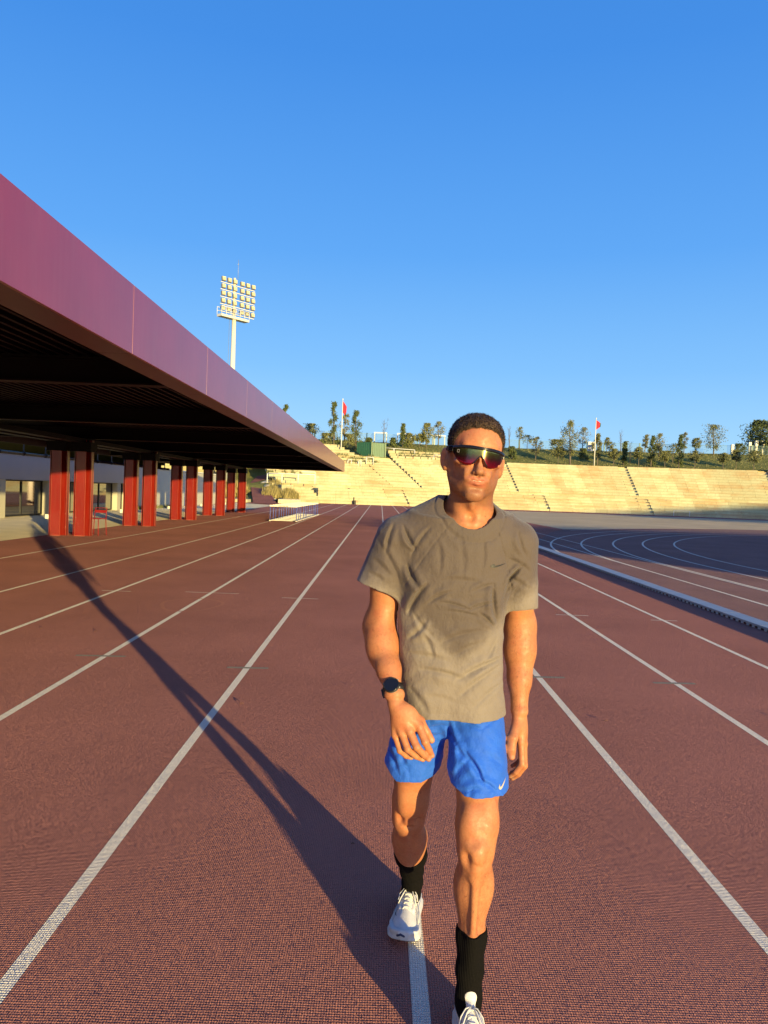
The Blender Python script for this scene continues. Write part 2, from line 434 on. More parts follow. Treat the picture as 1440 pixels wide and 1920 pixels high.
# red loose leaf bits and specks on the track
mb = MB()
for i in range(26):
    x = rnd.uniform(-5, 4); y = rnd.uniform(2.6, 11); s = rnd.uniform(.006, .016)
    mb.tube([(x, y, .006), (x + s, y + rnd.uniform(-s, s), .012), (x + 2 * s, y, .007)], .0025, 5)
mb.build('fallen_leaf_bits', simple('leaf_bits', (.12, .05, .03), .8), kind='stuff')

# ------------------------------------------------------------------ kerb along the inner edge
kerb = empty('track_kerb', (4.66, 0, 0), label='long white aluminium kerb with drainage slots along the inside lane, right of the man', cat='kerb')
kb = MB()
x0, x1 = 0, .235
kb.box(x0, x1, 0, .995, .036, .052)                     # flat top
kb.box(x1 - .012, x1, 0, .995, 0, .036)                 # back lip
kb.box(x0 + .003, x0 + .012, 0, .995, .026, .036)       # front upper lip
y = 0.0
while y < .99:
    kb.box(x0 + .003, x0 + .012, y, y + .062, 0, .026); y += .1421
kme = kb.mesh('kerb_section', M['alu'])
for i in range(64):
    o = bpy.data.objects.new('kerb_section', kme); COL.objects.link(o); o.parent = kerb
    o.location = (rnd.uniform(-.004, .004), 1.0 + i, 0)

# ------------------------------------------------------------------ concrete apron below the canopy
sheet('apron_pavement', [(-40, -30), (-9.0, -30), (-9.0, 65), (-14.2, 71), (-40, 71)], .004, M['concrete'])

# ================================================================== canopy
can = empty('track_canopy', (-2.2, 0, 0), label='long low maroon steel canopy with black underside over the left lanes', cat='canopy')
CZ0, CZ1 = 2.62, 3.21
Y0, Y1 = -4.6, 44.35
sp_ = 2.755; ys = [6.53 + sp_ * k for k in range(-4, 14)]
ys = [Y0] + [y for y in ys if Y0 + .5 < y < Y1 - .5] + [Y1]
for a, b in zip(ys, ys[1:]):
    w = b - a - .007
    mb = MB(); mb.box(-.03, 0, 0, w, CZ0, CZ1)
    mb.build('fascia_panel', M['maroon'], can, (0, a, 0), bevel=.0012)
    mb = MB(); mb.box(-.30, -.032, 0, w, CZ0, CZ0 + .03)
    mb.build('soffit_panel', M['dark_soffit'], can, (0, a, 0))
XB = -9.45
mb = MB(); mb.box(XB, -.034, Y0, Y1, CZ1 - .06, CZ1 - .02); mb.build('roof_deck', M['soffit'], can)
mb = MB(); mb.box(XB, -.034, Y1 + .002, Y1 + .03, CZ0, CZ1); mb.build('end_fascia', M['maroon'], can)
mb = MB(); mb.box(XB - .03, XB, Y0, Y1, CZ0, CZ1); mb.build('rear_fascia', M['dark_metal'], can)
# close-set longitudinal ribs of the deck
k = 0; x = XB + .1
while x < -.36:
    mb = MB(); mb.box(x, x + .045, Y0 + .02, Y1 - .25, CZ0 + .34, CZ1 - .062)
    mb.build('ceiling_rib', M['soffit'], can); x += .155
# transverse beams every bay
by = [20.5 + 5.8 * k for k in range(-4, 5)]
for y in by:
    if Y0 < y < Y1:
        mb = MB(); mb.box(XB + .02, -.31, y - .11, y + .11, CZ0 + .03, CZ0 + .055); mb.box(XB + .02, -.31, y - .012, y + .012, CZ0 + .055, CZ0 + .33); mb.box(XB + .02, -.31, y - .11, y + .11, CZ0 + .315, CZ0 + .338)
        mb.build('roof_beam', M['soffit'], can)
mb = MB(); mb.box(XB + .02, -.31, Y1 - .2, Y1 - .01, CZ0 + .02, CZ0 + .3); mb.build('end_beam', M['soffit'], can)
for dx in (-6.6, -6.0):
    mb = MB(); mb.box(dx - .16, dx + .16, Y0, Y1 - .3, CZ0 - .08, CZ0 + .028); mb.build('main_girder', M['soffit'], can)
# the pairs of built-up steel columns
def column_mesh():
    mb = MB(); h = 2.62; t = .022
    mb.box(-.13, .13, -.21, -.21 + t, 0, h)                    # front flange
    mb.box(-.13, .13, .21 - t, .21, 0, h)                      # rear flange
    mb.box(-t/2, t/2, -.21 + t, .21 - t, 0, h)                 # web
    for s in (-1, 1):
        mb.box(min(s*.235, s*(.235 - t)), max(s*.235, s*(.235 - t)), -.075, .075, 0, h)
        mb.box(min(s*.012, s*.213), max(s*.012, s*.213), -t/2, t/2, 0, h)
    return mb.mesh('column', M['column_red'])
cme = column_mesh()
es = MB()  # thin strips added along the flanges as painted edge highlights
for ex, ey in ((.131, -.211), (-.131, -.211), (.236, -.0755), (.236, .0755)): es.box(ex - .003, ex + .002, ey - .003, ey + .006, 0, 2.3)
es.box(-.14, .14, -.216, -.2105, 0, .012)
esme = es.mesh('edge_highlight', M['highlight_paint'])
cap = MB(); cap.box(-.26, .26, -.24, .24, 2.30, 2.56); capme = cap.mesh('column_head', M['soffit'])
bx = MB(); bx.box(-.045, .045, -.03, .03, -.06, .06); bxme = bx.mesh('socket_box', M['white_metal'])
for k in range(-2, 5):
    y = 20.45 + 5.85 * k
    for j, x in enumerate((-8.78, -8.16)):
        o = bpy.data.objects.new('column', cme); COL.objects.link(o); o.parent = can; o.location = (x + 2.2, y + j * .1, 0)
        c = bpy.data.objects.new('column_head', capme); COL.objects.link(c); c.parent = o
        c = bpy.data.objects.new('edge_highlight', esme); COL.objects.link(c); c.parent = o
        if j == 0:
            s = bpy.data.objects.new('socket_box', bxme); COL.objects.link(s); s.parent = o; s.location = (-.29, -.05, .5)
# pipe hung behind the columns, with black couplings
mb = MB(); mb.tube([(-10.3, -4, 2.38), (-10.3, 44, 2.38)], .055, 8); pipe = mb.build('drain_pipe', M['dark_metal'], can)
for k in range(0, 24):
    mb = MB(); mb.tube([(-10.3, 0, 2.38), (-10.3, .12, 2.38)], .075, 8); mb.box(-10.32, -10.28, .04, .08, 2.42, 2.7)
    c = mb.build('pipe_coupling', M['black'], pipe); c.location = (0, 4 + 1.7 * k, 0)

# ================================================================== low building behind the canopy
bld = empty('stadium_building', (-14, 27, 0), label='low pale building with grey upper band and glass doors behind the red columns', cat='building')
def bbox(name, x0, x1, y0, y1, z0, z1, mat, par=None):
    mb = MB(); mb.box(x0, x1, y0 - 27, y1 - 27, z0, z1)
    return mb.build(name, M[mat], par or bld)
DZ = 1.46
bbox('grey_band', -1.5, .02, -4, 47.2, DZ, 2.42, 'fascia_grey')
bbox('roof', -12, .06, -4, 66, 2.43, 2.50, 'white_metal')
bbox('back_wall', -12, -6, -4, 66, 0, 2.42, 'plaster')
opens = [(5.0, 12.0), (14.0, 19.5), (21.5, 26.3), (27.95, 31.6), (33.7, 35.2), (36.1, 39.8), (40.3, 41.3)]
prev = -4
for a, b in opens + [(47.2, 47.2)]:
    if a - prev > .05: bbox('wall', -.6, 0, prev, a, .01, DZ - .002, 'plaster')
    prev = b
bbox('wall', -.6, 0, 47.202, 54.0, .01, 2.41, 'plaster')
bbox('wall', -.6, 0, 54.3, 61.0, .01, 2.41, 'plaster')
bbox('wall', -.6, 0, 61.3, 66, .01, 2.41, 'plaster')
bbox('wall_recess', -1.2, -.9, 52, 66, .01, 2.41, 'fascia_grey')
for a, b in opens:
    f = MB(); t = .05
    f.box(-.35, -.27, a - 27, a - 27 + t, .03, DZ - .01); f.box(-.35, -.27, b - 27 - t, b - 27, .03, DZ - .01)
    f.box(-.35, -.27, a - 27 + t, b - 27 - t, DZ - .06, DZ - .01); f.box(-.35, -.27, a - 27 + t, b - 27 - t, .03, .09)
    m_ = (a + b) / 2 - 27
    f.box(-.35, -.27, m_ - .04, m_ + .04, .092, DZ - .062)
    fr = f.build('window_frame', M['black'], bld)
    for s, e in ((a - 27 + t, m_ - .04), (m_ + .04, b - 27 - t)):
        g = MB(); g.box(-.32, -.305, s, e, .09, DZ - .06); g.build('glass_pane', M['glass'], fr)
    bbox('interior_back', -4, -3.9, a, b, .01, DZ, 'plaster')
mb = MB()
for i in range(260):
    y = rnd.uniform(42, 50); x = -13.9 + rnd.uniform(0, .4); h = rnd.uniform(.08, .3)
    a = rnd.uniform(0, 6.28); w = .02
    mb.add([(x - w, y, .0), (x + w, y, .0), (x + math.cos(a) * h * .4, y + math.sin(a) * h * .4, h)], [(0, 1, 2)])
tag(mb.build('wall_plants', M['leaf_mid']), 'low green weeds growing at the foot of the building wall behind the columns', 'weeds', kind='stuff')

# red chair by the first column pair
ch = empty('chair', (-7.94, 20.95, 0), R_(-12), label='small red metal chair standing beside the nearest pair of red columns', cat='chair')
mb = MB(); mb.box(-.2, .2, -.2, .2, .46, .485); mb.build('seat', M['red_chair'], ch, bevel=.006)
mb = MB(); mb.tube([(-.18, .19, .485), (-.18, .23, .76), (.18, .23, .76), (.18, .19, .485)], .014, 6); mb.box(-.18, .18, .225, .235, .62, .70)
mb.build('backrest', M['red_chair'], ch)
for sx in (-1, 1):
    for sy in (-1, 1):
        mb = MB(); mb.tube([(sx * .18, sy * .18, .46), (sx * .2, sy * .2, 0)], .014, 6); mb.build('leg', M['red_chair'], ch)

# ================================================================== hurdles nested in a row
def make_hurdle():
    h = empty('hurdle', (0, 0, 0))
    w = 1.2; z = .70
    for x in (0, w):
        mb = MB(); mb.tube([(x, 0, .03), (x, 0, z)], .018, 8); mb.build('upright', M['blue_metal'], h)
        mb = MB(); mb.box(x - .03, x + .03, -.06, .70, 0, .045); mb.build('foot', M['cream_metal'], h, bevel=.006)
    mb = MB(); mb.box(-.03, w + .03, -.02, .012, z - .045, z + .03); bd = mb.build('top_bar', M['white_metal'], h, bevel=.004)
    mb = MB()
    for i in range(7): mb.box(.38 + i * .065, .42 + i * .065, -.024, -.0205, z - .025, z + .008)
    mb.build('bar_lettering', M['black'], bd)
    mb = MB(); mb.box(.03, w - .03, .30, .66, .005, .03); mb.box(.2, .34, .34, .6, .03, .036)
    mb.build('base_bar', M['cream_metal'], h)
    return h
h0 = make_hurdle(); note_kids(h0)
ordw = ['nearest', 'second', 'third', 'fourth', 'fifth', 'sixth', 'seventh', 'eighth', 'ninth', 'tenth', 'eleventh', 'farthest']
for i in range(12):
    o = h0 if i == 0 else copy_tree(h0)
    y = 34.0 + i * .9
    o.location = (-5.0 + i * .012 + rnd.uniform(-.02, .02), y, .004); o.rotation_euler = (0, 0, R_(-1.5 + rnd.uniform(-1.2, 1.2)))
    tag(o, f'blue and white track hurdle, {ordw[i]} in the row standing left of the lane line', 'hurdle', 'hurdles lined up in a row on the track')

# ================================================================== terraces
ter = empty('terraces', (CX, CY, 0), label='wide curved limestone spectator terraces with stepped rows beyond the track', cat='terraces')
def arcpiece(mb, r0, r1, a0, a1, z0, z1, split=1.25, jit=.012, gap=.012):
    """row of stone blocks between two radii, each block its own solid with a small joint"""
    n = max(1, int(R_(a1 - a0) * r0 / split)); da = (a1 - a0) / n
    g = math.degrees(gap / r0) / 2
    for i in range(n):
        s, e = a0 + i * da + g, a0 + (i + 1) * da - g
        j = rnd.uniform(-jit, jit); k = rnd.uniform(-jit, jit) * .5
        vs = []
        for z in (z0, z1 + k):
            for r, a in ((r0 + j, s), (r0 + j, e), (r1, e), (r1, s)):
                vs.append((r * math.sin(R_(a)), r * math.cos(R_(a)), z))
        mb.add(vs, [(0, 3, 2, 1), (4, 5, 6, 7), (0, 1, 5, 4), (1, 2, 6, 5), (2, 3, 7, 6), (3, 0, 4, 7)])
LOW = [(-20.4, -18.4), (-15.6, -12.9), (-11.4, -1.0), (-.2, 7.0), (7.8, 17.0), (17.8, 33)]
LZ = [.46, .80, 1.13, 1.46, 1.79]; LR = [84.5, 85.3, 86.1, 86.9, 87.7]
for a0, a1 in LOW:
    for z, r in zip(LZ, LR):
        mb = MB(); arcpiece(mb, r, r + 1.0, a0, a1, max(0, z - .6), z); mb.build('terrace_row', M['stone'], ter)
# raised walkway with its edge slab
for a0, a1 in [(-21.4, -11.4), (-11.4, 7.0), (7.0, 33)]:
    mb = MB(); arcpiece(mb, 88.5, 90.4, a0, a1, 1.4, 2.06, 2.4); mb.build('walkway_slab', M['stone'], ter)
    mb = MB(); arcpiece(mb, 88.44, 88.75, a0, a1, 2.064, 2.12, 2.4); mb.build('walkway_edge', M['stone'], ter)
mb = MB(); arcpiece(mb, 84.6, 88.6, -21.3, -20.44, 0, 1.9, 3); mb.build('side_wall', M['stone'], ter)
mb = MB(); arcpiece(mb, 85.6, 88.6, -18.36, -15.64, 0, 1.7, 1.6); mb.build('stair_side_wall', M['stone'], ter)
UP = [(-20.8, -11.9, 8), (-9.6, -2.6, 11), (-1.9, 6.7, 11), (7.4, 16.8, 11), (17.5, 33, 11)]
for a0, a1, n in UP:
    for i in range(n):
        r = 90.2 + .8 * i; z = 2.10 + .36 * (i + 1)
        s = a1 - (.16 * i if a1 == -11.9 else 0); t0 = a0 - (.13 * i if a0 == -9.6 else 0)
        mb = MB(); arcpiece(mb, r, r + 1.0, t0, s, z - .62, z); mb.build('terrace_row', M['stone'], ter)
# stairways cut between the rows
def stair(a0, a1, r0, z0, n, dr, dz, skew=0):
    mb = MB()
    for i in range(n * 2):
        arcpiece(mb, r0 + dr * i / 2, r0 + dr * i / 2 + .6, a0 + skew * i / 2 + .02, a1 + skew * i / 2 - .02, z0 + dz * i / 2 - .5, z0 + dz * i / 2 + .14, 5, .004)
    mb.build('stairway', M['stone'], ter)
for a0, a1 in [(-2.6, -1.9), (6.7, 7.4), (16.8, 17.5)]: stair(a0, a1, 90.2, 2.1, 11, .8, .36)
stair(-11.9, -9.6, 90.2, 2.1, 11, .8, .36, -.14)
for a0, a1 in [(-1.0, -.2), (7.0, 7.8), (17.0, 17.8), (-12.9, -11.4), (-18.4, -18.34)]: stair(a0, a1, 84.6, .12, 5, .8, .36)
# upper left terrace block whose rows end in a descending stair line
for i in range(6):
    z = 5.9 + .34 * i; r = 98.4 + .6 * i
    mb = MB(); arcpiece(mb, r, r + .9, -20.5, -13.1 + .0 * i - (.32 * i), z - .7, z); mb.build('terrace_row', M['stone'], ter)
# low planted ledges
def ledges(name, a0, a1, r0, z0, n, dr=.9, dz=.42):
    mb = MB()
    for i in range(n): arcpiece(mb, r0 + dr * i, r0 + dr * i + .35, a0, a1, z0 + dz * i - .6, z0 + dz * i, 1.0, .09, .10)
    mb.build(name, M['stone'], ter)
    mb = MB()
    for i in range(n):
        mb.add([(*[(r0 + dr * i + .3) * f for f in (math.sin(R_(a)), math.cos(R_(a)))], z0 + dz * i - .12) for a in (a0, a1)] +
               [(*[(r0 + dr * (i + 1) + .05) * f for f in (math.sin(R_(a)), math.cos(R_(a)))], z0 + dz * i + .02) for a in (a1, a0)], [(0, 1, 2, 3)])
    mb.build('soil_bed', M['grass'], ter)
ledges('planted_ledge', -15.2, -11.9, 96.6, 5.25, 3)
ledges('planted_ledge', -21.2, -18.6, 92.0, 3.35, 3, .8, .36)
ledges('planted_ledge', -11.0, -2.7, 99.0, 6.35, 3, .9, .40)
ledges('planted_ledge', 17.6, 33, 97.0, 5.6, 3, .8, .34)

# ------------------------------------------------------------------ hill
def hillz(x, y):
    r = math.hypot(x - CX, y - CY); t = min(max((r - 99) / 13, 0), 1)
    return 6.06 + 2.9 * (t * t * (3 - 2 * t) * .35 + t * .65)
def make_hill():
    vs = []; fs = []
    rs = [98.2, 99, 100, 101.2, 102.5, 104, 105.5, 107, 108.5, 110, 111, 112, 113.5, 116, 120, 130, 160, 260, 500]
    az = [a * 1.0 for a in range(-34, 71)]
    for i, r in enumerate(rs):
        for a in az:
            x, y = pol(r, a); z = hillz(x, y)
            if 99 < r < 200: z += .05 * noise.noise(Vector((x * .3, y * .3, 0)))
            if r > 120: z -= (r - 120) * .012
            vs.append((x, y, z - .03))
    n = len(az)
    for i in range(len(rs) - 1):
        for j in range(n - 1): fs.append((i*n+j, i*n+j+1, (i+1)*n+j+1, (i+1)*n+j))
    # front face down to the ground so nothing shows below
    me = bpy.data.meshes.new('grass_hill'); me.from_pydata(vs, [], fs); me.materials.append(M['grass'])
    me.polygons.foreach_set('use_smooth', [True] * len(fs)); me.update()
    o = bpy.data.objects.new('grass_hill', me); COL.objects.link(o); o['kind'] = 'structure'
make_hill()
# sloping bank at the left where the ramp climbs
bank = [(-40, 71, 0), (-14.0, 72, 0), (-12.2, 75, .0), (-11.6, 78, .35), (-9.0, 79.5, .15), (-12.0, 84, 1.9), (-13.2, 88, 2.3), (-13.8, 95, 3.2), (-18, 102, 6), (-23, 102, 3), (-40, 100, 1.5), (-40, 88, 1.2), (-22, 82, 1.4), (-17.5, 76, .5)]
me = bpy.data.meshes.new('ramp_bank')
ctr = (-22, 88, 1.4)
me.from_pydata([Vector(p) - Vector((0, 0, .05)) for p in bank] + [ctr], [], [(i, (i + 1) % len(bank), len(bank)) for i in range(len(bank))])
me.materials.append(M['grass']); me.update()
o = bpy.data.objects.new('ramp_bank', me); COL.objects.link(o); o['kind'] = 'structure'
# red ramp path
L_ = [(-12.6, 70, .01), (-12.6, 74, .02), (-13.97, 81, .86), (-15.34, 88, 2.05), (-15.6, 95, 3.06), (-15.5, 99, 3.8)]
Rr = [(-9.2, 70, .01), (-10.3, 74, .03), (-11.9, 81, .92), (-13.9, 88, 2.10), (-14.1, 95, 3.2), (-13.6, 99, 3.9)]
me = bpy.data.meshes.new('ramp_path')
vs = [(x, y, z + .03) for x, y, z in L_ + Rr] + [(x, y, z - 1) for x, y, z in L_ + Rr]
n = len(L_)
me.from_pydata(vs, [], [(i, n + i, n + i + 1, i + 1) for i in range(n - 1)] + [(2*n + i, i, i + 1, 2*n + i + 1) for i in range(n - 1)] + [(n + i, 3*n + i, 3*n + i + 1, n + i + 1) for i in range(n - 1)])
me.materials.append(M['track']); me.update()
o = bpy.data.objects.new('ramp_path', me); COL.objects.link(o); o['kind'] = 'structure'
# retaining walls and slabs beside the ramp
rw = empty('ramp_wall', (-17, 97, 0), label='pale stepped retaining wall at the top of the red ramp, seen under the canopy', cat='wall')
mb = MB()
for i in range(5): mb.box(-12 + .2 * i, .9 + .1 * i, i * .9, i * .9 + .5, 2.4, 3.5 + .42 * i)
mb.build('wall_step', M['stone'], rw)
mb = MB(); mb.prism([(-12.9, 72.5), (-12.75, 73.6), (-14.2, 78), (-22, 76), (-22, 71.5)], -.02, .34)
tag(mb.build('stone_plinth', M['stone'], bevel=.03), 'low pale stone plinth left of the ramp beside the farthest red column', 'plinth')
mb = MB(); mb.prism([(-10.15, 74.1), (-8.1, 76.2), (-8.7, 79.6), (-10.6, 78.2)], -.02, .42)
tag(mb.build('concrete_block', M['concrete'], bevel=.03), 'pale wedge-shaped concrete block at the foot of the terraces behind the hurdles', 'concrete block')
# boulders along the ramp edge
def boulder(x, y, z, s, lab):
    bm = bmesh.new(); bmesh.ops.create_icosphere(bm, subdivisions=2, radius=1)
    sd = rnd.uniform(0, 50)
    for v in bm.verts:
        k = 1 + .35 * noise.noise(v.co * 1.3 + Vector((sd, 0, 0))); v.co = Vector((v.co.x * s * 1.3 * k, v.co.y * s * k, v.co.z * s * .6 * k))
    me = bpy.data.meshes.new('boulder'); bm.to_mesh(me); bm.free(); me.materials.append(M['rock'])
    o = bpy.data.objects.new('boulder', me); COL.objects.link(o); o.location = (x, y, z)
    tag(o, lab, 'boulder', 'boulders along the ramp')
for i, (x, y, z, s) in enumerate([(-11.2, 78.2, .3, .28), (-11.6, 80.2, .75, .42), (-12.3, 82.4, 1.2, .5), (-12.7, 84.5, 1.6, .55), (-13.3, 87, 2.0, .5), (-13.5, 89.5, 2.35, .35)]):
    boulder(x, y, z, s, ['small pale boulder lowest beside the red ramp', 'second boulder up the right side of the red ramp', 'third boulder up the ramp, against the dry grass', 'largest pale boulder halfway up the red ramp', 'pale boulder just below the railing end by the ramp', 'uppermost small boulder at the top of the ramp'][i])
# dry grass clumps
def tuft(name, spots, label, mat='leaf_dry', hh=(.35, .9), n=26, spread=.5):
    mb = MB()
    for (x, y, z) in spots:
        for i in range(n):
            a = rnd.uniform(0, 6.283); r = rnd.uniform(0, spread); h = rnd.uniform(*hh); l = rnd.uniform(0, .45) * h
            bx_, by_ = x + r * math.cos(a), y + r * math.sin(a); b2 = rnd.uniform(0, 6.283); w = .035
            tx, ty = bx_ + l * math.cos(b2), by_ + l * math.sin(b2)
            mb.add([(bx_ - w, by_, z - .1), (bx_ + w, by_, z - .1), (tx, ty, z + h)], [(0, 1, 2)])
    return tag(mb.build(name, M[mat]), label, 'dry grass', kind='stuff')
sp1 = []
for i in range(90):
    u, v = rnd.random(), rnd.random()
    x = -12.4 + u * 3.4; y = 78 + (1 - u) * 8 * v + 1.2; z = .25 + (y - 78) * .22
    sp1.append((x, y, z))
tuft('dry_grass', sp1, 'tall dry grass on the slope between the ramp boulders and the terrace wall')
tuft('dry_grass', [(-14.6 - rnd.uniform(0, 3.6), 77.5 + rnd.uniform(0, 6), .4 + rnd.uniform(0, 1.2)) for _ in range(90)], 'tall dry grass clump left of the red ramp beside the farthest column')
def shrubs(a0, a1, r0, z0, n, dr, dz, cnt, label):
    sp = []
    for _ in range(cnt):
        i = rnd.randrange(n); a = rnd.uniform(a0, a1); x, y = pol(r0 + dr * i + .55, a); sp.append((x, y, z0 + dz * i))
    o = tuft('ledge_shrubs', sp, label, 'leaf_mid', (.12, .42), 22, .35); o['category'] = 'shrubs'
shrubs(-15.2, -12, 96.6, 5.25, 3, .9, .42, 26, 'low shrubs on the planted ledges left of the green screen')
shrubs(-21.1, -18.7, 92.0, 3.35, 3, .8, .36, 26, 'low shrubs on the ledges behind the white railing under the canopy edge')
shrubs(-10.9, -2.8, 99.0, 6.35, 3, .9, .40, 60, 'low shrubs on the planted ledges between the green screen and the man')
shrubs(17.8, 32, 97.0, 5.6, 3, .8, .34, 20, 'low shrubs on the upper ledges at the right edge')

# ------------------------------------------------------------------ green metal screen
gs = empty('green_screen', (-1.4, 98.5, 0), label='dark green corrugated metal screen standing at the head of the left stairs', cat='screen')
def corr(name, p0, p1, z0, z1, zb1, mat):
    p0 = Vector((*p0, 0)); p1 = Vector((*p1, 0)); d = (p1 - p0); L = d.length; d.normalize(); nn = Vector((-d.y, d.x, 0))
    k = 14
    for i in range(k):
        mb = MB(); a = L * i / k; b = L * (i + 1) / k - .012; off = .03 * (i % 2)
        m = Matrix(((d.x, nn.x, 0, p0.x), (d.y, nn.y, 0, p0.y), (0, 0, 1, 0), (0, 0, 0, 1)))
        zb = z0 + (zb1 - z0) * i / (k - 1)
        mb.box(a, b, off, off + .05, zb, z1, m); mb.build('metal_panel', M[mat], gs)
corr('left', (-2.0, 1.5), (0, 0), 6.7, 8.02, 5.4, 'green_panel')
corr('right', (.16, .1), (1.75, .55), 5.3, 7.95, 5.3, 'green_panel')
for x, y, z0, z1 in ((.03, -.03, 5.2, 8.06), (1.82, .5, 5.2, 8.0)):
    mb = MB(); mb.box(x - .07, x + .07, y - .07, y + .07, z0, z1); mb.build('edge_post', M['green_edge'], gs)

# ------------------------------------------------------------------ white railings
def railing(pts, h, label, mid=False, mat='white_metal', r=.045):
    p0 = Vector(pts[0]); e = empty('railing', p0, label=label, cat='railing', group='white steel railings on the terraces')
    for p in pts:
        q = Vector(p) - p0; mb = MB(); mb.tube([q, q + Vector((0, 0, h))], r, 6); mb.build('post', M[mat], e)
    mb = MB(); mb.tube([Vector(p) - p0 + Vector((0, 0, h)) for p in pts], r * .9, 6); mb.build('top_rail', M[mat], e)
    if mid:
        mb = MB(); mb.tube([Vector(p) - p0 + Vector((0, 0, h * .5)) for p in pts], r * .6, 6); mb.build('mid_rail', M[mat], e)
railing([(-12.8, 84, 2.05), (-11.1, 83.6, 2.05), (-9.25, 83.2, 2.05), (-7.33, 82.7, 2.05)], 1.08, 'long white railing on the walkway under the far tip of the canopy', r=.06)
railing([(-12.3, 90.5, 2.6), (-11.2, 90.6, 2.6), (-10.3, 90.6, 2.6), (-8.0, 90.3, 2.6)], 1.0, 'second white railing behind the one under the canopy tip')
railing([(-4.3, 95, 4.7), (-3.85, 95, 4.7)], .75, 'small white handrail left of the green screen, left one of two')
railing([(-3.0, 95, 4.6), (-2.65, 95, 4.6), ], .75, 'small white handrail just left of the planted ledge stair')
railing([(-2.0, 96, 4.9), (-1.1, 96, 4.9)], 1.0, 'white handrail directly in front of the green screen')
railing([(.4, 101.2, 6.5), (1.5, 101.2, 6.45), (1.65, 101.2, 6.45), (4.4, 101.2, 6.35)], 1.0, 'white double railing right of the green screen on the grass edge')
railing([(6.9, 99.5, 5.8), (8.3, 99.5, 5.8)], .9, 'white railing partly hidden behind the man\'s ear')
railing([(33.1, 84.0, 0), (34.9, 84.0, 0)], .62, 'small low rail frame at the foot of the right terraces', r=.03)

# ------------------------------------------------------------------ flags
def flag(x, y, z, h, label, drop, w):
    e = empty('flagpole', (x, y, z), label=label, cat='flag', group='red flags on white poles')
    mb = MB(); mb.tube([(0, 0, 0), (0, 0, h * .5), (0, 0, h)], [.075, .06, .045], 8); mb.add([], []); mb.build('pole', M['white_metal'], e)
    bm = bmesh.new(); bmesh.ops.create_uvsphere(bm, u_segments=8, v_segments=6, radius=.09, matrix=Matrix.Translation((0, 0, h + .06)))
    me = bpy.data.meshes.new('finial'); bm.to_mesh(me); bm.free(); me.materials.append(M['white_metal'])
    o = bpy.data.objects.new('finial', me); COL.objects.link(o); o.parent = e
    vs = []; fs = []; nu, nv = 9, 10
    for i in range(nu):
        for j in range(nv):
            u = i / (nu - 1); v = j / (nv - 1)
            X = .05 + w * u * (1 - .15 * v); Z = h - .18 - drop * v * (1 - .62 * u if drop < 1.4 else 1 - .1 * u) - (.0 if drop < 1.4 else .72 * u) - (.40 * u if drop < 1.4 else 0)
            Y = .12 * math.sin(u * 9 + v * 2) * u
            vs.append((X, Y, Z))
    for i in range(nu - 1):
        for j in range(nv - 1): fs.append((i*nv+j, i*nv+j+1, (i+1)*nv+j+1, (i+1)*nv+j))
    me = bpy.data.meshes.new('flag_cloth'); me.from_pydata(vs, [], fs); me.materials.append(M['flag_red']); me.materials.append(M['flag_green'])
    for k_, p in enumerate(me.polygons):
        i, j = divmod(k_, nv - 1)
        p.use_smooth = True
        if (drop >= 1.4 and i >= 6 and j >= 6) or (drop < 1.4 and i >= 7): p.material_index = 1
    so = bpy.data.objects.new('flag_cloth', me); COL.objects.link(so); so.parent = e
    m = so.modifiers.new('thick', 'SOLIDIFY'); m.thickness = .01
flag(-5.45, 99, 6.9, 6.6, 'red flag hanging limp on the left white flagpole beside the conical trees', 1.5, .5)
flag(28.6, 100.6, 6.05, 6.35, 'small red pennant-like flag on the right white flagpole above the terraces', 1.3, .62)

# ------------------------------------------------------------------ floodlight mast
fm = empty('floodlight_mast', (-18.3, 90, 0), label='tall cream floodlight mast with a tilted grid of thirty lamps above the canopy', cat='floodlight mast')
mb = MB(); mb.tube([(0, 0, 0), (0, 0, 12), (0, 0, 21.6)], [.42, .34, .25], 14); mb.build('mast', M['cream_metal'], fm)
PR = Matrix.Rotation(R_(50), 4, 'Z') @ Matrix.Scale(1.12, 4, (1, 0, 0))       # head turned towards the field
def R3(p): return PR @ Vector(p)
mb = MB(); mb.box(-2.2, 2.2, -.45, .45, 21.55, 21.72, PR); mb.box(-2.2, 2.2, -.45, .45, 21.3, 21.55, Matrix.Identity(4) @ PR @ Matrix.Scale(.96, 4)); plat = MB()
plat.box(-1.95, 1.75, -.45, .45, 21.45, 21.72, PR); pl = plat.build('platform', M['cream_metal'], fm)
mb = MB()
for sy in (-.43, .43):
    mb.tube([R3((-1.95, sy, 22.6)), R3((1.75, sy, 22.6))], .035, 5); mb.tube([R3((-1.95, sy, 22.2)), R3((1.75, sy, 22.2))], .025, 5)
    for i in range(7): mb.tube([R3((-1.95 + i * .6166, sy, 21.72)), R3((-1.95 + i * .6166, sy, 22.6))], .03, 5)
mb.build('platform_railing', M['white_metal'], pl)
rows = [22.5, 23.35, 24.2, 25.05, 25.9]
mb = MB(); mb.tube([R3((0, .1, 21.7)), R3((0, .1, 26.4))], .16, 8); mb.build('head_post', M['cream_metal'], fm)
lam = MB(); lam.box(-.24, .24, -.13, .13, -.25, .25); lam_me = lam.mesh('lamp', M['lamp_body'])
lou = MB()
for i in range(3): lou.box(-.22, .22, -.20, -.135, -.2 + i * .15, -.09 + i * .15)
lou_me = lou.mesh('lamp_glass', M['lamp_glass'])
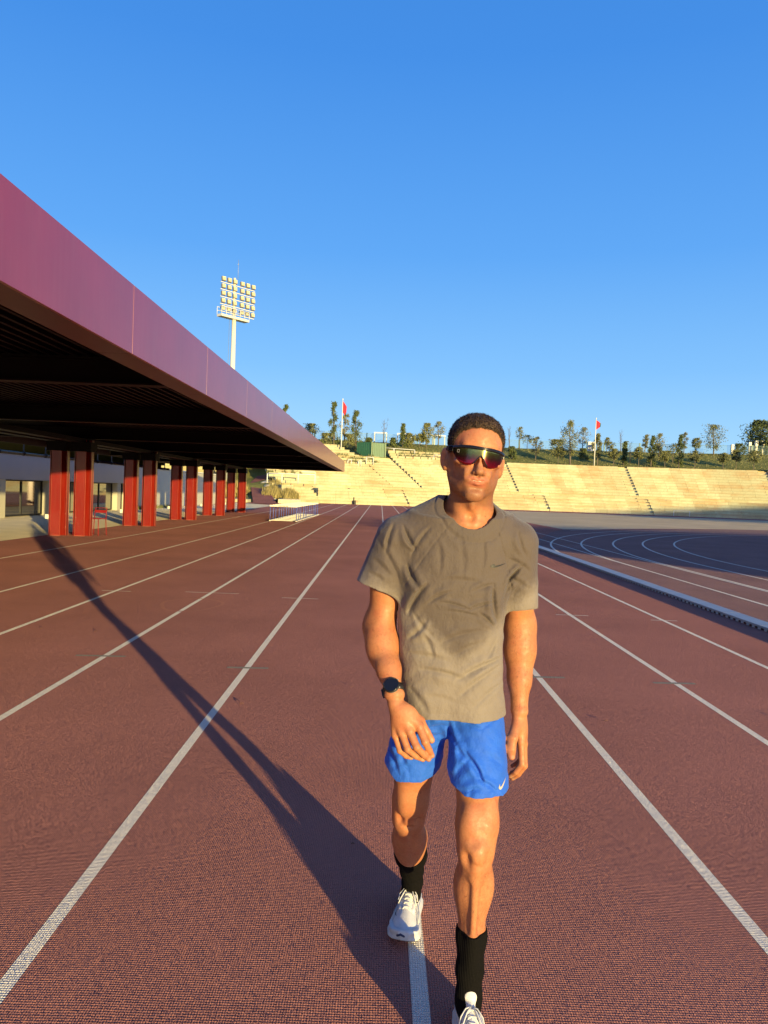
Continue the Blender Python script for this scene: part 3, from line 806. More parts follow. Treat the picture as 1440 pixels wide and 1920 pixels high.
for z in rows:
    mb = MB(); mb.box(-1.85, 2.75, .02, .10, z - .42, z - .34, PR); mb.build('cross_bar', M['cream_metal'], fm)
    for x in (-1.55, -.8, -.05, .95, 1.7, 2.45):
        o = bpy.data.objects.new('lamp', lam_me); COL.objects.link(o); o.parent = fm
        o.location = R3((x, -.05, z)); o.rotation_euler = (R_(-10), 0, R_(40))
        g = bpy.data.objects.new('lamp_glass', lou_me); COL.objects.link(g); g.parent = o
mb = MB(); mb.tube([(.3, .1, 26.3), (.3, .1, 28.6)], .022, 5); mb.box(.24, .36, .06, .14, 28.0, 28.1); mb.build('lightning_rod', M['steel'], fm)
mb = MB(); mb.tube([(-.55, 0, 2), (-.55, 0, 21.5)], .02, 5); mb.build('safety_cable', M['steel'], fm)

# ------------------------------------------------------------------ hilltop fence
fe = empty('hilltop_fence', (CX, CY, 8.9), label='long see-through mesh fence with teal posts along the top of the grass bank', cat='fence')
pst = MB(); pst.box(-.08, .08, -.08, .08, -.2, 1.75); pme = pst.mesh('fence_post', M['teal_post'])
FR = 117.0
for i in range(46):
    a = -19 + i * 1.32 + rnd.uniform(-.05, .05)
    o = bpy.data.objects.new('fence_post', pme); COL.objects.link(o); o.parent = fe
    o.location = (FR * math.sin(R_(a)), FR * math.cos(R_(a)), 0)
mb = MB()
for i in range(61):
    a, b = -19 + i, -18 + i
    for z in [.1 + .11 * k for k in range(15)]:
        p, q = [(FR * math.sin(R_(t)), FR * math.cos(R_(t)), z) for t in (a, b)]
        w = .022 if z > 1.6 else .007
        mb.add([(p[0], p[1], z - w), (q[0], q[1], z - w), (q[0], q[1], z + w), (p[0], p[1], z + w)], [(0, 1, 2, 3)])
    for k in range(14):
        t = a + k / 14; x, y = FR * math.sin(R_(t)), FR * math.cos(R_(t)); w = .006
        mb.add([(x - w, y, .1), (x + w, y, .1), (x + w, y, 1.65), (x - w, y, 1.65)], [(0, 1, 2, 3)])
mb.build('wire_mesh', M['teal_post'], fe, kind='stuff')
# white goal frames on the upper pitch
for (xa, xb, z, lab) in [(-1.3, .6, 10.98, 'white goal frame behind the bare tree above the green screen'), (2.35, 4.54, 10.96, 'white goal frame between the slim poplar and the bare tree'), (6.1, 7.95, 10.93, 'white goal frame behind the oval tree left of the man'), (8.25, 9.85, 10.88, 'white goal frame nearest to the man\'s head')]:
    e = empty('goal_frame', (xa, 119, 8.6), label=lab, cat='goal', group='white goal frames on the upper pitch')
    w = xb - xa; h = z - 8.6
    for x in (0, w): mb = MB(); mb.box(x - .09, x + .09, -.09, .09, 0, h); mb.build('post', M['white_metal'], e)
    mb = MB(); mb.box(.092, w - .092, -.08, .08, h - .16, h); mb.build('crossbar', M['white_metal'], e)
for i, (x, z0, z1) in enumerate([(53.3, 8.6, 10.7), (55.95, 8.6, 11.15), (56.95, 8.6, 11.4), (57.95, 8.6, 11.4), (58.9, 8.6, 11.43)]):
    mb = MB(); mb.box(-.2, .2, -.2, .2, 0, z1 - z0)
    tag(mb.build('pale_pillar', M['cream_metal'], loc=(x, 113.8 - .0 * i, z0), bevel=.02), ['pale square pillar standing alone left of the others on the right skyline', 'second pale pillar on the right skyline, left of the big dark tree', 'third pale pillar, in front of the big dark tree trunk', 'fourth pale pillar, before the big dark tree', 'pale pillar nearest the right edge of the photo'][i], 'pillar', 'pale pillars on the right skyline')
cb = empty('equipment_cabinet', (31.5, 113.2, 8.8), label='small white and grey cabinet on the skyline beside the right flagpole', cat='cabinet')
mb = MB(); mb.box(-.45, .5, -.3, .3, 0, 1.45); mb.build('body', M['white_metal'], cb, bevel=.02)
mb = MB(); mb.box(-.40, -.02, -.34, -.302, .1, 1.35); mb.build('door', M['steel'], cb)
mb = MB(); mb.box(.08, .42, -.34, -.302, .8, 1.3); mb.build('vent', M['dark_metal'], cb)

# ================================================================== trees
TREES = [
    (-10.86, 113.2, 8.96, 2.5, 1.62, 'round', 'dense round dark shrub tree on the skyline just above the canopy edge'),
    (-7.73, 102.45, 7.17, 2.11, 1.76, 'bush', 'low olive bush in front of the tall conical tree beside the canopy'),
    (-6.75, 104.15, 7.53, 6.42, 1.41, 'conical', 'tallest dark conical tree, left of the left red flag'),
    (-5.33, 104.1, 7.43, 4.8, 1.26, 'pale', 'thin pale tree right behind the left flagpole'),
    (-4.55, 103.35, 7.19, 2.13, 1.77, 'bush', 'thick olive bush at the right foot of the left flagpole'),
    (-3.72, 104.55, 7.45, 5.34, 1.79, 'conical', 'broad dark conical tree right of the left flagpole'),
    (-2.06, 110.25, 8.7, 0.7, 0.87, 'bush', 'small round bush just above the green metal screen'),
    (0.14, 111.65, 8.87, 3.48, 1.44, 'bare', 'bare leafless tree above the right green panel'),
    (1.54, 108.1, 8.08, 1.3, 0.77, 'bush', 'little bush between the bare tree and the slim poplar'),
    (2.94, 108.7, 8.16, 3.39, 0.7, 'conical', 'slim small poplar left of the white goal frames'),
    (3.89, 109.1, 8.22, 2.01, 1.17, 'oval', 'short dark tree just right of the slim poplar'),
    (5.39, 109.7, 8.32, 1.94, 1.25, 'round', 'low bushy tree in front of the middle white goal frame'),
    (6.41, 109.65, 8.27, 3.58, 1.25, 'oval', 'oval green tree overlapping the middle white goal frame'),
    (8.53, 114.2, 8.96, 3.71, 1.31, 'pale', 'pale sparse tree above the right goal frame, left of the man'),
    (19.44, 114.6, 8.96, 3.18, 0.57, 'bare', "thin leafless sapling close to the right side of the man's head"),
    (20.86, 113.8, 8.93, 3.27, 0.98, 'sparse', 'small thin-leaved tree with bare stem, first right of the leafless sapling'),
    (21.94, 113.5, 8.89, 2.12, 1.22, 'sparse', 'small wispy tree leaning left of the pale spreading one'),
    (21.44, 104.4, 6.73, 3.34, 1.34, 'pale', "pale spreading tree on the slope between two saplings, near the man's shoulder"),
    (18.18, 104.55, 6.76, 1.78, 0.97, 'bush', "small dense tree low on the slope, nearest to the man's head"),
    (26.6, 113.7, 8.94, 1.52, 1.62, 'round', 'small mushroom-shaped tree on the skyline'),
    (23.98, 101.8, 6.2, 2.32, 1.67, 'round', 'dark dense tree low on the slope under the mushroom-shaped one'),
    (25.33, 100.5, 6.06, 6.07, 1.72, 'oval', 'tall full oval tree left of the right flagpole, biggest of its row'),
    (30.63, 114.5, 8.96, 3.59, 1.96, 'pale', 'pale grey-green tree on the skyline left of the right flag'),
    (28.58, 106.0, 7.21, 1.51, 1.06, 'bush', 'short thick bush on the slope below the pale tree by the right flag'),
    (29.36, 101.75, 6.26, 4.34, 1.02, 'oval', 'upright green tree directly right of the right flagpole'),
    (34.0, 113.4, 8.96, 2.08, 0.73, 'sparse', 'tiny round-headed sapling on the skyline right of the white cabinet'),
    (33.22, 109.15, 8.14, 1.94, 0.78, 'sparse', 'faint low sapling behind the tree nearest the middle stairway'),
    (31.01, 100.0, 6.06, 2.4, 1.07, 'round', 'round young tree at the head of the middle stairway'),
    (36.51, 114.4, 8.96, 3.23, 0.65, 'bare', 'tall bare sapling on the skyline right of the middle stairway'),
    (33.03, 102.1, 6.4, 3.27, 0.44, 'conical', 'very thin column-shaped sapling right of the middle stairway'),
    (34.45, 103.75, 6.81, 2.88, 0.89, 'bare', 'leafless young tree between the thin column and the round tree'),
    (34.24, 99.6, 6.06, 2.71, 1.07, 'round', 'round-crowned young tree alone at the edge of the terrace'),
    (39.09, 111.25, 8.78, 2.77, 0.79, 'pale', 'pale feathery tree on the skyline left of the green column tree'),
    (36.34, 100.9, 6.27, 4.24, 0.79, 'conical', 'green column-shaped tree, left one of two on the right slope'),
    (39.32, 106.15, 7.62, 3.69, 1.52, 'pale', 'yellowish oval tree right of the green column tree'),
    (41.04, 111.35, 8.86, 1.35, 1.11, 'bush', 'dark reddish bush on the skyline behind the yellowish tree'),
    (37.86, 99.95, 6.15, 2.28, 1.21, 'round', 'dark untidy tree low on the slope right of the yellowish tree'),
    (40.19, 103.25, 6.93, 2.79, 1.25, 'sparse', 'open-branched dark tree left of the taller column tree'),
    (39.52, 99.45, 6.12, 4.53, 0.85, 'conical', 'taller column-shaped tree, right one of two on the right slope'),
    (46.57, 115.4, 8.96, 3.52, 0.91, 'pale', 'pale narrow tree just behind the taller column tree'),
    (48.59, 115.5, 8.96, 2.7, 0.99, 'round', 'small lollipop tree on the skyline in a gap of its own'),
    (41.18, 98.3, 6.06, 2.39, 1.19, 'round', 'round young tree below the lollipop tree'),
    (48.24, 108.7, 8.68, 4.4, 2.56, 'oval', 'large broad tree with light foliage on the right skyline'),
    (44.55, 97.5, 6.06, 2.2, 0.97, 'round', 'small round tree on the slope right below the large broad one'),
    (46.67, 98.3, 6.21, 2.59, 0.98, 'round', 'small loose tree in front of the dark bush'),
    (52.09, 108.95, 8.91, 1.55, 1.56, 'bush', 'low dark bush on the skyline left of the pale pillars'),
    (48.14, 96.55, 6.06, 2.55, 1.52, 'round', 'leafy young tree standing before the pale pillars'),
    (58.24, 115.1, 8.96, 5.73, 3.95, 'dense', 'largest dark green tree, at the right edge of the photo behind pillars'),
    (-14.81, 113.5, 8.96, 5.36, 1.14, 'conical', 'tip of a dark tree showing above the canopy roof'),
]

def make_tree(x, y, z, h, w, kind, label):
    rg = random.Random(int(x * 91 + y * 7)); w *= rg.uniform(1.05, 1.35)
    e = empty('tree', (x, y, z), label=label, cat='tree', group=None)
    tb = MB(); lean = rg.uniform(-.05, .05) * h
    tr_ = max(.02, .016 * h)
    n_l = {'conical': 1200, 'oval': 1100, 'round': 800, 'bush': 900, 'pale': 480, 'sparse': 260, 'bare': 20, 'dense': 3200}[kind]
    base = {'conical': .08, 'oval': .22, 'round': .45, 'bush': .05, 'pale': .30, 'sparse': .45, 'bare': .3, 'dense': .12}[kind]
    tb.tube([(0, 0, -.2), (lean * .3, 0, h * .35), (lean * .7, 0, h * .65), (lean, 0, h * .93)], [tr_ * 1.5, tr_ * 1.1, tr_ * .7, tr_ * .25], 6)
    clumps = []
    nb = 9 if kind != 'dense' else 26
    for i in range(nb if kind != 'bush' else 12):
        t = base + (1 - base) * (i + .6) / (nb + .5)
        if t > .98: t = .95
        prof = {'conical': (1 - t) ** .7 * 1.0 + .06, 'oval': math.sin(math.pi * min(1, (t - base) / (1 - base) * .92 + .06)) ** .7,
                'round': math.sin(math.pi * min(1, (t - base) / (1 - base) * .9 + .08)) ** .6, 'bush': (1 - t * .55), 'pale': math.sin(math.pi * ((t - base) / (1 - base) * .9 + .08)) ** .8,
                'sparse': .5 + .5 * math.sin(math.pi * (t - base) / (1 - base)), 'bare': .4 + .6 * (t - base), 'dense': math.sin(math.pi * min(1, (t - base) / (1 - base) * .85 + .12)) ** .6}[kind]
        a = i * 2.4 + rg.uniform(-.5, .5); rr = w / 2 * prof * rg.uniform(.5, 1.05)
        p0 = Vector((lean * t * .8, 0, h * max(.05, t - .14))); p1 = Vector((lean * t + rr * math.cos(a), rr * math.sin(a), h * t))
        tb.tube([p0, (p0 + p1) / 2 + Vector((0, 0, -.03 * h)), p1], [tr_ * .5, tr_ * .35, tr_ * .12], 4)
        clumps.append((p1, max(.24, w / 2 * prof * rg.uniform(.45, .75))))
        if kind == 'bare':
            for _ in range(5):
                d = Vector((rg.uniform(-1, 1), rg.uniform(-1, 1), rg.uniform(.6, 1.6))).normalized() * h * .16
                tb.tube([p1, p1 + d * .6, p1 + d], [tr_ * .15, tr_ * .12, tr_ * .06], 3)
    tb.build('trunk', M['bark'], e)
    clumps.append((Vector((lean, 0, h * .92)), max(.12, w * .12)))
    lb = MB(); ls = {'dense': .17, 'bare': .05}.get(kind, .105) 
    for i in range(int(n_l * 1.5)):
        c, r = rg.choice(clumps)
        d = Vector((rg.gauss(0, 1), rg.gauss(0, 1), rg.gauss(0, 1) * (1.5 if kind in ('conical', 'oval') else .9)))
        p = c + d * r * .52
        if p.z > h: p.z = h - rg.uniform(0, .1 * h)
        u = Vector((rg.uniform(-1, 1), rg.uniform(-1, 1), rg.uniform(-1, 1))).normalized(); v = u.orthogonal().normalized()
        s = ls * rg.uniform(.6, 1.4)
        lb.add([p - u * s, p + v * s * .55, p + u * s, p - v * s * .55], [(0, 1, 2, 3)])
    mat = {'conical': 'leaf_dark', 'oval': 'leaf_mid', 'round': 'leaf_mid', 'bush': 'leaf_dark', 'pale': 'leaf_pale', 'sparse': 'leaf_mid', 'bare': 'leaf_pale', 'dense': 'leaf_dark'}[kind]
    if 'olive' in label: mat = 'leaf_mid'
    if lb.v: lb.build('crown', M[mat], e)
for t in TREES:
    make_tree(*t)

# short grass tussocks scattered on the slope
mb = MB()
for i in range(5200):
    a = rnd.uniform(-22, 34); r = rnd.uniform(99.2, 113.5)
    x, y = pol(r, a); z = hillz(x, y) - .04; h = rnd.uniform(.06, .22); w = .05; b_ = rnd.uniform(0, 6.28)
    mb.add([(x - w, y, z), (x + w, y, z), (x + .1 * math.cos(b_), y + .1 * math.sin(b_), z + h)], [(0, 1, 2)])
tag(mb.build('bank_grass', M['leaf_pale']), 'rough green and dry grass covering the bank above the terraces', 'grass', kind='stuff')

# ================================================================== building behind the camera whose shadow falls across the bend
sb = empty('service_building', (34, -26, 0), label='long low building behind the photographer that shades the bend of the track', cat='building')
mb = MB(); mb.box(0, 70, -8, 0, 0, 4.95); mb.build('wall', M['plaster'], sb)
mb = MB(); mb.add([(46, 0, 8.15), (80, 0, 10.9), (80, 0, 6.2), (46, 0, 7.75), (46, -8, 8.15), (80, -8, 10.9), (80, -8, 6.2), (46, -8, 7.75)],
   [(0, 1, 2, 3), (7, 6, 5, 4), (0, 4, 5, 1), (1, 5, 6, 2), (2, 6, 7, 3), (3, 7, 4, 0)]); mb.build('roof', M['maroon'], sb)
for x in (48, 56, 64, 69): mb = MB(); mb.box(x, x + .2, -4.1, -3.9, 4.95, 7.7); mb.build('roof_post', M['white_metal'], sb)


# ================================================================== the man: distance fields turned into smooth meshes
class Field:
    def __init__(s, xs, ys, zs):
        s.xs, s.ys, s.zs = [np.asarray(a, np.float32) for a in (xs, ys, zs)]
        s.D = np.ones((len(xs), len(ys), len(zs)), np.float32)
    def sub(s, lo, hi):
        sl = []
        for a, l, h in zip((s.xs, s.ys, s.zs), lo, hi):
            i0 = max(0, int(np.searchsorted(a, l)) - 1); i1 = min(len(a), int(np.searchsorted(a, h)) + 1)
            if i1 - i0 < 1: return None
            sl.append(slice(i0, i1))
        return tuple(sl)
    def apply(s, lo, hi, fn, k=.01, op='u'):
        sl = s.sub(lo, hi)
        if sl is None: return
        X = s.xs[sl[0]][:, None, None]; Y = s.ys[sl[1]][None, :, None]; Z = s.zs[sl[2]][None, None, :]
        d = fn(X, Y, Z); a = s.D[sl]
        if op == 'u':
            h = np.maximum(k - np.abs(a - d), 0) / k; s.D[sl] = np.minimum(a, d) - h * h * k * .25
        else:
            d = -d; h = np.maximum(k - np.abs(a - d), 0) / k; s.D[sl] = np.maximum(a, d) + h * h * k * .25
    def cone(s, a, b, r1, r2, k=.02, op='u'):
        a = np.array(a, float); b = np.array(b, float); m = max(r1, r2) + k + .012
        s.apply(np.minimum(a, b) - m, np.maximum(a, b) + m, lambda X, Y, Z: d_cone(X, Y, Z, a, b, r1, r2), k, op)
    def chain(s, pts, rs, k=.02):
        for i in range(len(pts) - 1): s.cone(pts[i], pts[i+1], rs[i], rs[i+1], k)
    def ell(s, c, r, k=.02, op='u', rot=None):
        c = np.array(c, float); r = np.array(r, float); m = r.max() + k + .012
        s.apply(c - m, c + m, lambda X, Y, Z: d_ell(X, Y, Z, c, r, rot), k, op)
def d_cone(X, Y, Z, a, b, r1, r2):
    d = b - a; L2 = max(float(d @ d), 1e-9)
    x, y, z = X - a[0], Y - a[1], Z - a[2]
    t = np.clip((x * d[0] + y * d[1] + z * d[2]) / L2, 0, 1)
    return np.sqrt((x - t * d[0])**2 + (y - t * d[1])**2 + (z - t * d[2])**2) - (r1 + (r2 - r1) * t)
def d_ell(X, Y, Z, c, r, rot=None):
    x, y, z = X - c[0], Y - c[1], Z - c[2]
    if rot is not None:
        R = np.array(rot); x, y, z = (R[0][0]*x + R[1][0]*y + R[2][0]*z), (R[0][1]*x + R[1][1]*y + R[2][1]*z), (R[0][2]*x + R[1][2]*y + R[2][2]*z)
    k0 = np.sqrt((x/r[0])**2 + (y/r[1])**2 + (z/r[2])**2) + 1e-6
    k1 = np.sqrt((x/r[0]**2)**2 + (y/r[1]**2)**2 + (z/r[2]**2)**2) + 1e-6
    return k0 * (k0 - 1) / k1

def surface(F):
    D = F.D; ins = D < 0
    s = np.zeros(tuple(n - 1 for n in D.shape), np.uint8)
    for i in (0, 1):
        for j in (0, 1):
            for k in (0, 1):
                s += ins[i:D.shape[0]-1+i, j:D.shape[1]-1+j, k:D.shape[2]-1+k]
    ci, cj, ck = np.nonzero((s > 0) & (s < 8)); n = len(ci)
    idx = np.full(s.shape, -1, np.int32); idx[ci, cj, ck] = np.arange(n, dtype=np.int32)
    P = np.zeros((n, 3)); cnt = np.zeros(n)
    cs = [(i, j, k) for i in (0, 1) for j in (0, 1) for k in (0, 1)]
    for a in cs:
        for ax in range(3):
            if a[ax] == 1: continue
            b = list(a); b[ax] = 1
            d0 = D[ci + a[0], cj + a[1], ck + a[2]]; d1 = D[ci + b[0], cj + b[1], ck + b[2]]
            m = (d0 < 0) != (d1 < 0); t = np.where(m, d0 / np.where(m, d0 - d1, 1), 0)
            A = np.stack([F.xs[ci + a[0]], F.ys[cj + a[1]], F.zs[ck + a[2]]], 1); B = np.stack([F.xs[ci + b[0]], F.ys[cj + b[1]], F.zs[ck + b[2]]], 1)
            P += np.where(m[:, None], A + (B - A) * t[:, None], 0); cnt += m
    P /= cnt[:, None]
    quads = []
    for ax in range(3):
        u, v = [(1, 2), (2, 0), (0, 1)][ax]
        sl0 = [slice(None)] * 3; sl1 = [slice(None)] * 3; sl0[ax] = slice(0, -1); sl1[ax] = slice(1, None)
        df = ins[tuple(sl0)] != ins[tuple(sl1)]
        g = np.nonzero(df); g = np.stack(g, 1)
        ok = (g[:, u] > 0) & (g[:, v] > 0) & (g[:, u] < D.shape[u] - 1) & (g[:, v] < D.shape[v] - 1)
        g = g[ok]
        flip = ins[g[:, 0], g[:, 1], g[:, 2]]
        def cell(du, dv):
            q = g.copy(); q[:, u] += du; q[:, v] += dv
            return idx[q[:, 0], q[:, 1], q[:, 2]]
        Q = np.stack([cell(-1, -1), cell(0, -1), cell(0, 0), cell(-1, 0)], 1)
        Q[~flip] = Q[~flip][:, ::-1]
        quads.append(Q)
    return P, np.concatenate(quads)

def np_mesh(name, P, Q, mat, parent=None, smooth=1, lam=.5):
    if smooth:
        e = np.concatenate([Q[:, [0, 1]], Q[:, [1, 2]], Q[:, [2, 3]], Q[:, [3, 0]]])
        for _ in range(smooth):
            S = np.zeros_like(P); c = np.zeros(len(P))
            for a, b in ((0, 1), (1, 0)):
                np.add.at(c, e[:, a], 1)
                for ax in range(3): S[:, ax] += np.bincount(e[:, a], weights=P[e[:, b], ax], minlength=len(P))
            P = P * (1 - lam) + lam * S / np.maximum(c, 1)[:, None]
    me = bpy.data.meshes.new(name)
    me.vertices.add(len(P)); me.vertices.foreach_set('co', P.astype(np.float32).ravel())
    me.loops.add(len(Q) * 4); me.loops.foreach_set('vertex_index', Q.astype(np.int32).ravel())
    me.polygons.add(len(Q)); me.polygons.foreach_set('loop_start', np.arange(0, len(Q) * 4, 4, dtype=np.int32))
    me.update(calc_edges=True); me.polygons.foreach_set('use_smooth', np.ones(len(Q), bool))
    me.materials.append(mat); me.validate()
    o = bpy.data.objects.new(name, me); COL.objects.link(o)
    if parent: o.parent = parent
    return o, P

def axis(*segs):
    """coordinates with a chosen spacing per stretch: (start, end, step), ..."""
    out = []
    for a, b, st in segs: out.append(np.arange(a, b - st * .3, st))
    return np.concatenate(out)

# ---- head frame
HC = np.array((.263, 2.125, 1.608))
HR = Matrix.Rotation(R_(5.2), 3, 'Y') @ Matrix.Rotation(R_(3.5), 3, 'Z') @ Matrix.Rotation(R_(1), 3, 'X')
HRn = np.array(HR)
def hw(p): return HC + HRn @ np.array(p, float)
def hloc(P): return (P - HC) @ HRn
HROT = HRn
def head(F):
    E = lambda c, r, k=.02, op='u', rot=None: F.ell(hw(c), r, k, op, HROT if rot is None else HRn @ np.array(rot))
    K = lambda a, b, r1, r2, k=.02, op='u': F.cone(hw(a), hw(b), r1, r2, k, op)
    E((0, .018, .034), (.0735, .094, .080), .01)
    E((0, -.004, .045), (.062, .082, .055), .03)          # forehead
    E((0, -.026, -.028), (.0575, .060, .086), .03)
    for s in (-1, 1):
        K((s*.050, .005, -.045), (s*.045, -.008, -.076), .015, .014, .025)
        K((s*.045, -.008, -.076), (s*.013, -.062, -.107), .0130, .0130, .022)
        E((s*.047, -.052, -.020), (.020, .022, .0115), .012)
        E((s*.036, -.042, -.058), (.018, .022, .030), .02)
        E((s*.026, -.074, -.046), (.012, .010, .014), .012)
    E((0, -.069, -.104), (.019, .014, .016), .02)
    K((-.034, -.0655, .030), (.034, -.0655, .030), .0115, .0115, .018)
    E((0, -.0645, -.064), (.034, .0235, .030), .02)
    for s in (-1, 1):
        E((s*.031, -.086, .007), (.015, .010, .0095), .012, 's')
        E((s*.031, -.068, .007), (.0125, .0125, .0115), .004)
    K((0, -.071, .020), (0, -.102, -.039), .0072, .0095, .010)
    E((0, -.1035, -.0415), (.0112, .0110, .0095), .007)
    for s in (-1, 1):
        E((s*.0138, -.090, -.0435), (.0082, .0110, .0078), .006)
        E((s*.0065, -.097, -.0510), (.0038, .005, .0035), .003, 's')
    for s in (-1, 1):
        E((s*.0665, -.060, -.056), (.018, .020, .022), .024, 's')       # hollow below the cheekbone
        K((s*.0175, -.094, -.040), (s*.0340, -.084, -.064), .0014, .0012, .010, 's')
        K((s*.060, .012, -.018), (s*.052, .004, -.055), .016, .014, .02)
        E((s*.011, -.086, -.014), (.008, .010, .012), .008, 's')
    # mouth
    K((-.0300, -.0775, -.0625), (-.007, -.0872, -.0606), .0026, .0042, .007)
    K((.0300, -.0775, -.0625), (.007, -.0872, -.0606), .0026, .0042, .007)
    K((-.006, -.0874, -.0612), (.006, -.0874, -.0612), .0038, .0040, .004)
    K((-.0280, -.0775, -.0655), (0, -.0862, -.0750), .0028, .0062, .008)
    K((.0280, -.0775, -.0655), (0, -.0862, -.0750), .0028, .0062, .008)
    for s in (-1, 1): K((s*.0180, -.0868, -.0648), (0, -.0940, -.0680), .0012, .0026, .0025, 's')
    E((0, -.0790, -.0645), (.015, .0065, .0040), .001)           # teeth behind the gap
    E((0, -.087, -.087), (.016, .007, .005), .014, 's')
    E((0, -.091, -.050), (.003, .004, .007), .006, 's')       # philtrum
    # ears
    for s in (-1, 1):
        ra = np.array(Matrix.Rotation(s * R_(-24), 3, 'Z') @ Matrix.Rotation(R_(-8), 3, 'X'))
        E((s*.0825, .016, -.012), (.0085, .020, .031), .007, 'u', ra)
        E((s*.0795, .010, -.036), (.006, .009, .012), .006)
        E((s*.0910, .010, -.008), (.0055, .011, .019), .004, 's', ra)
        E((s*.0805, .003, -.016), (.004, .004, .006), .004)

def finger(F, pts, rs, k=.006):
    F.chain(pts, rs, k)

# ---- joints (metres)
SH_R = (.056, 2.208, 1.358); EL_R = (.010, 2.225, 1.095); WR_R = (.058, 2.070, .940)
SH_L = (.410, 2.217, 1.358); EL_L = (.440, 2.275, 1.105); WR_L = (.4365, 2.205, .868)
HIP_R = (.158, 2.21, .885); KN_R = (.126, 2.345, .470); AN_R = (.163, 2.615, .125)
HIP_L = (.308, 2.20, .885); KN_L = (.300, 2.045, .520); AN_L = (.299, 2.060, .100)
HAND_R = dict(
    wr=(0.0570, 2.0600, 0.9220), palm=(0.0940, 2.0450, 0.8810),
    mcp=[(0.1290, 2.0350, 0.8600), (0.1030, 2.0300, 0.8490), (0.0820, 2.0360, 0.8410), (0.0650, 2.0480, 0.8300)],
    pip=[(0.1460, 2.0180, 0.8240), (0.1230, 2.0100, 0.8110), (0.0990, 2.0180, 0.8020), (0.0790, 2.0340, 0.7920)],
    dip=[(0.1590, 2.0260, 0.7980), (0.1450, 2.0220, 0.7860), (0.1230, 2.0280, 0.7800), (0.0960, 2.0420, 0.7750)],
    tip=[(0.1680, 2.0400, 0.7790), (0.1590, 2.0400, 0.7690), (0.1440, 2.0440, 0.7660), (0.1120, 2.0540, 0.7660)],
    thumb=[(0.0860, 2.0580, 0.9020), (0.1330, 2.0600, 0.8680), (0.1520, 2.0620, 0.8360), (0.1670, 2.0640, 0.8140)])
HAND_L = dict(
    wr=(0.4390, 2.2050, 0.8500), palm=(0.4410, 2.2050, 0.8080),
    mcp=[(0.4390, 2.1750, 0.7810), (0.4510, 2.1980, 0.7670), (0.4570, 2.2200, 0.7620), (0.4590, 2.2400, 0.7620)],
    pip=[(0.4420, 2.1600, 0.7220), (0.4540, 2.1880, 0.7060), (0.4570, 2.2120, 0.7060), (0.4590, 2.2380, 0.7130)],
    dip=[(0.4270, 2.1720, 0.6930), (0.4400, 2.2000, 0.6770), (0.4420, 2.2250, 0.6750), (0.4440, 2.2500, 0.6890)],
    tip=[(0.4140, 2.1860, 0.6750), (0.4260, 2.2140, 0.6580), (0.4270, 2.2400, 0.6630), (0.4320, 2.2620, 0.6770)],
    thumb=[(0.4290, 2.1900, 0.8380), (0.4110, 2.1500, 0.8000), (0.4070, 2.1420, 0.7710), (0.4090, 2.1460, 0.7460)])
def hand(F, H, FR):
    w = np.array(H['wr']); 
    for i, m in enumerate(H['mcp']):
        m = np.array(m); F.cone(w + (m - w) * .10, m, .0150 if i in (1, 2) else .0140, (.0122, .0122, .0116, .0106)[i], .010)
        F.ell(m, (.0105, .0105, .0100), .006)
        p, d, t = [np.array(H[k][i]) for k in ('pip', 'dip', 'tip')]
        r = (.0108, .0110, .0103, .0090)[i]
        F.cone(m, p, r * 1.06, r * .95, .0035); F.ell(p, (r, r, r), .003); F.cone(p, d, r * .92, r * .84, .003); F.cone(d, t, r * .84, r * .70, .003)
    F.ell(np.array(H['palm']), (.033, .0150, .036) if FR else (.0185, .032, .036), .016)
    a, b, c, d = [np.array(x) for x in H['thumb']]
    F.cone(a, b, .0165, .0135, .014); F.cone(b, c, .0122, .0115, .005); F.cone(c, d, .0118, .0095, .003)

